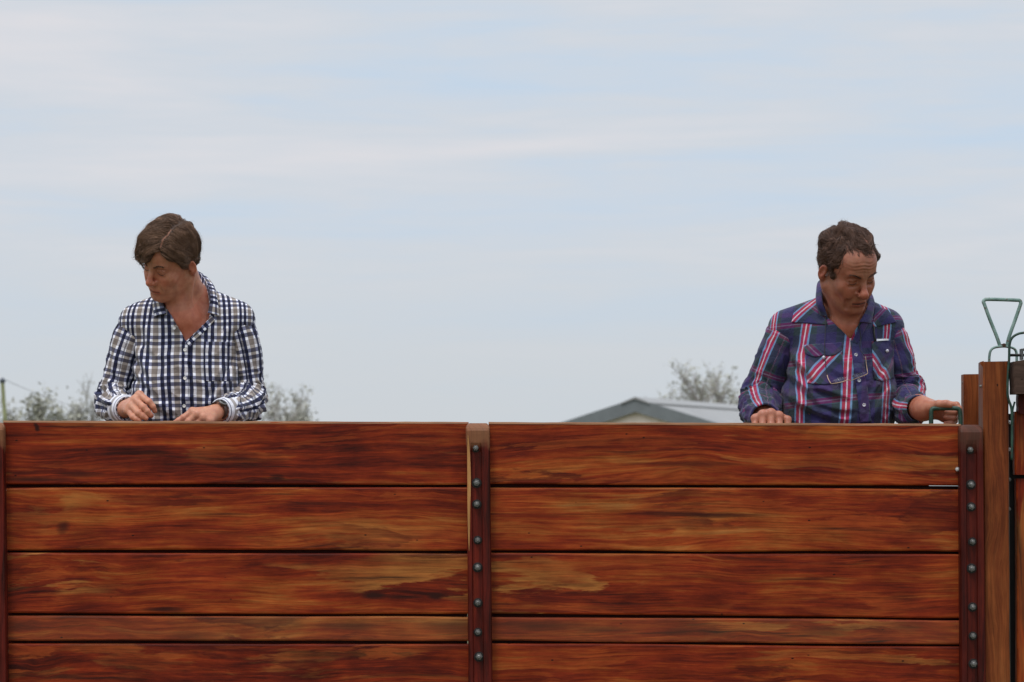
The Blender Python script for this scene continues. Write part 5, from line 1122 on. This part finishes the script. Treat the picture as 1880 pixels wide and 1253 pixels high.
for bx, by in ((1512, 657), (1628, 645)):
    p = m2['surfY'](bx, by, 0.010); mb = MB(); mb.tube([p, p + np.array((0, -.003, 0)), p + np.array((0, -.0042, 0))], [0.0058, 0.0056, 0.0035], 16); mb.build('button', M_pearl, S2, True)
for bx, by in ((1593.5, 565.5), (1597.5, 563.5), (1510.5, 577)):
    p = m2['surfY'](bx, by, 0.018); mb = MB(); mb.tube([p, p + np.array((0, -.003, 0))], [0.0030, 0.0024], 12); mb.build('button', M_pearl, S2, True)
# pen clip and folded paper in the breast pocket
pp_ = m2['surfY'](1621, 627, 0.007); pa = thing('folded_paper', pp_, 'folded white paper poking out of the breast pocket of the plaid shirt', 'paper')
v = [m2['surfY'](a, b, 0.007) for a, b in ((1609, 627), (1631, 625.5), (1630, 622.5), (1609, 623))]
obj('sheet', v, [(0, 1, 2, 3)], M_paper, pa, False, mods=(('SOLIDIFY', dict(thickness=0.0015, offset=0)),))
pn = thing('pen', m2['surfY'](1604, 615, 0.008), 'slim black pen clipped upright in the breast pocket of the plaid shirt', 'pen')
mb = MB(); mb.tube([m2['surfY'](1603.5, 600, 0.010), m2['surfY'](1604, 612, 0.010), m2['surfY'](1606, 627, 0.010)], 0.0034, 10); mb.build('barrel', M_black, pn, True)
# spectacles hanging on a cord
gl = thing('spectacles', m2['surfY'](1555, 698, 0.02), 'thin framed spectacles hanging from a black cord on the plaid shirt front', 'spectacles')
sf = lambda a, b, o=0.012: m2['surfY'](a, b, o)
def tb(name, px, r, mat, n=40, o=0.012):
    q_ = crom([sf(a, b, o) for a, b in px], n); mb = MB(); mb.tube(list(q_), r, 6); return mb.build(name, mat, gl, True)
tb('arm', [(1517.5, 689), (1520, 697), (1525, 705.5)], 0.0016, M_gold, 14, 0.015)
tb('arm', [(1588, 655), (1590, 672), (1592, 685)], 0.0014, M_gold, 14, 0.015)
tb('frame', [(1525, 705.5), (1532, 704.5), (1545, 702), (1556, 698.5), (1562, 699), (1575, 694), (1586, 690), (1591.5, 686.5), (1591, 682.5)], 0.0013, M_gold, 50, 0.018)
for cx_, cy_ in ((1541, 699), (1576, 690)):
    V = []; m_ = 20
    for t in np.arange(m_) * 2 * math.pi / m_: V.append(sf(cx_ + 13 * math.cos(t), cy_ - 1 - 4.0 * math.sin(t) - 0.22 * 13 * math.cos(t), 0.016))
    obj('lens', V, [tuple(range(m_))], M_lens, gl, True, mods=(('SOLIDIFY', dict(thickness=0.001, offset=0)),))
tb('cord', [(1511, 545), (1512, 570), (1515, 592), (1513, 640), (1515, 670), (1517.5, 689)], 0.0011, M_black, 50, 0.014)
tb('cord', [(1577, 600), (1579, 620), (1578, 640), (1583, 650), (1588, 656)], 0.0011, M_black, 30, 0.014)
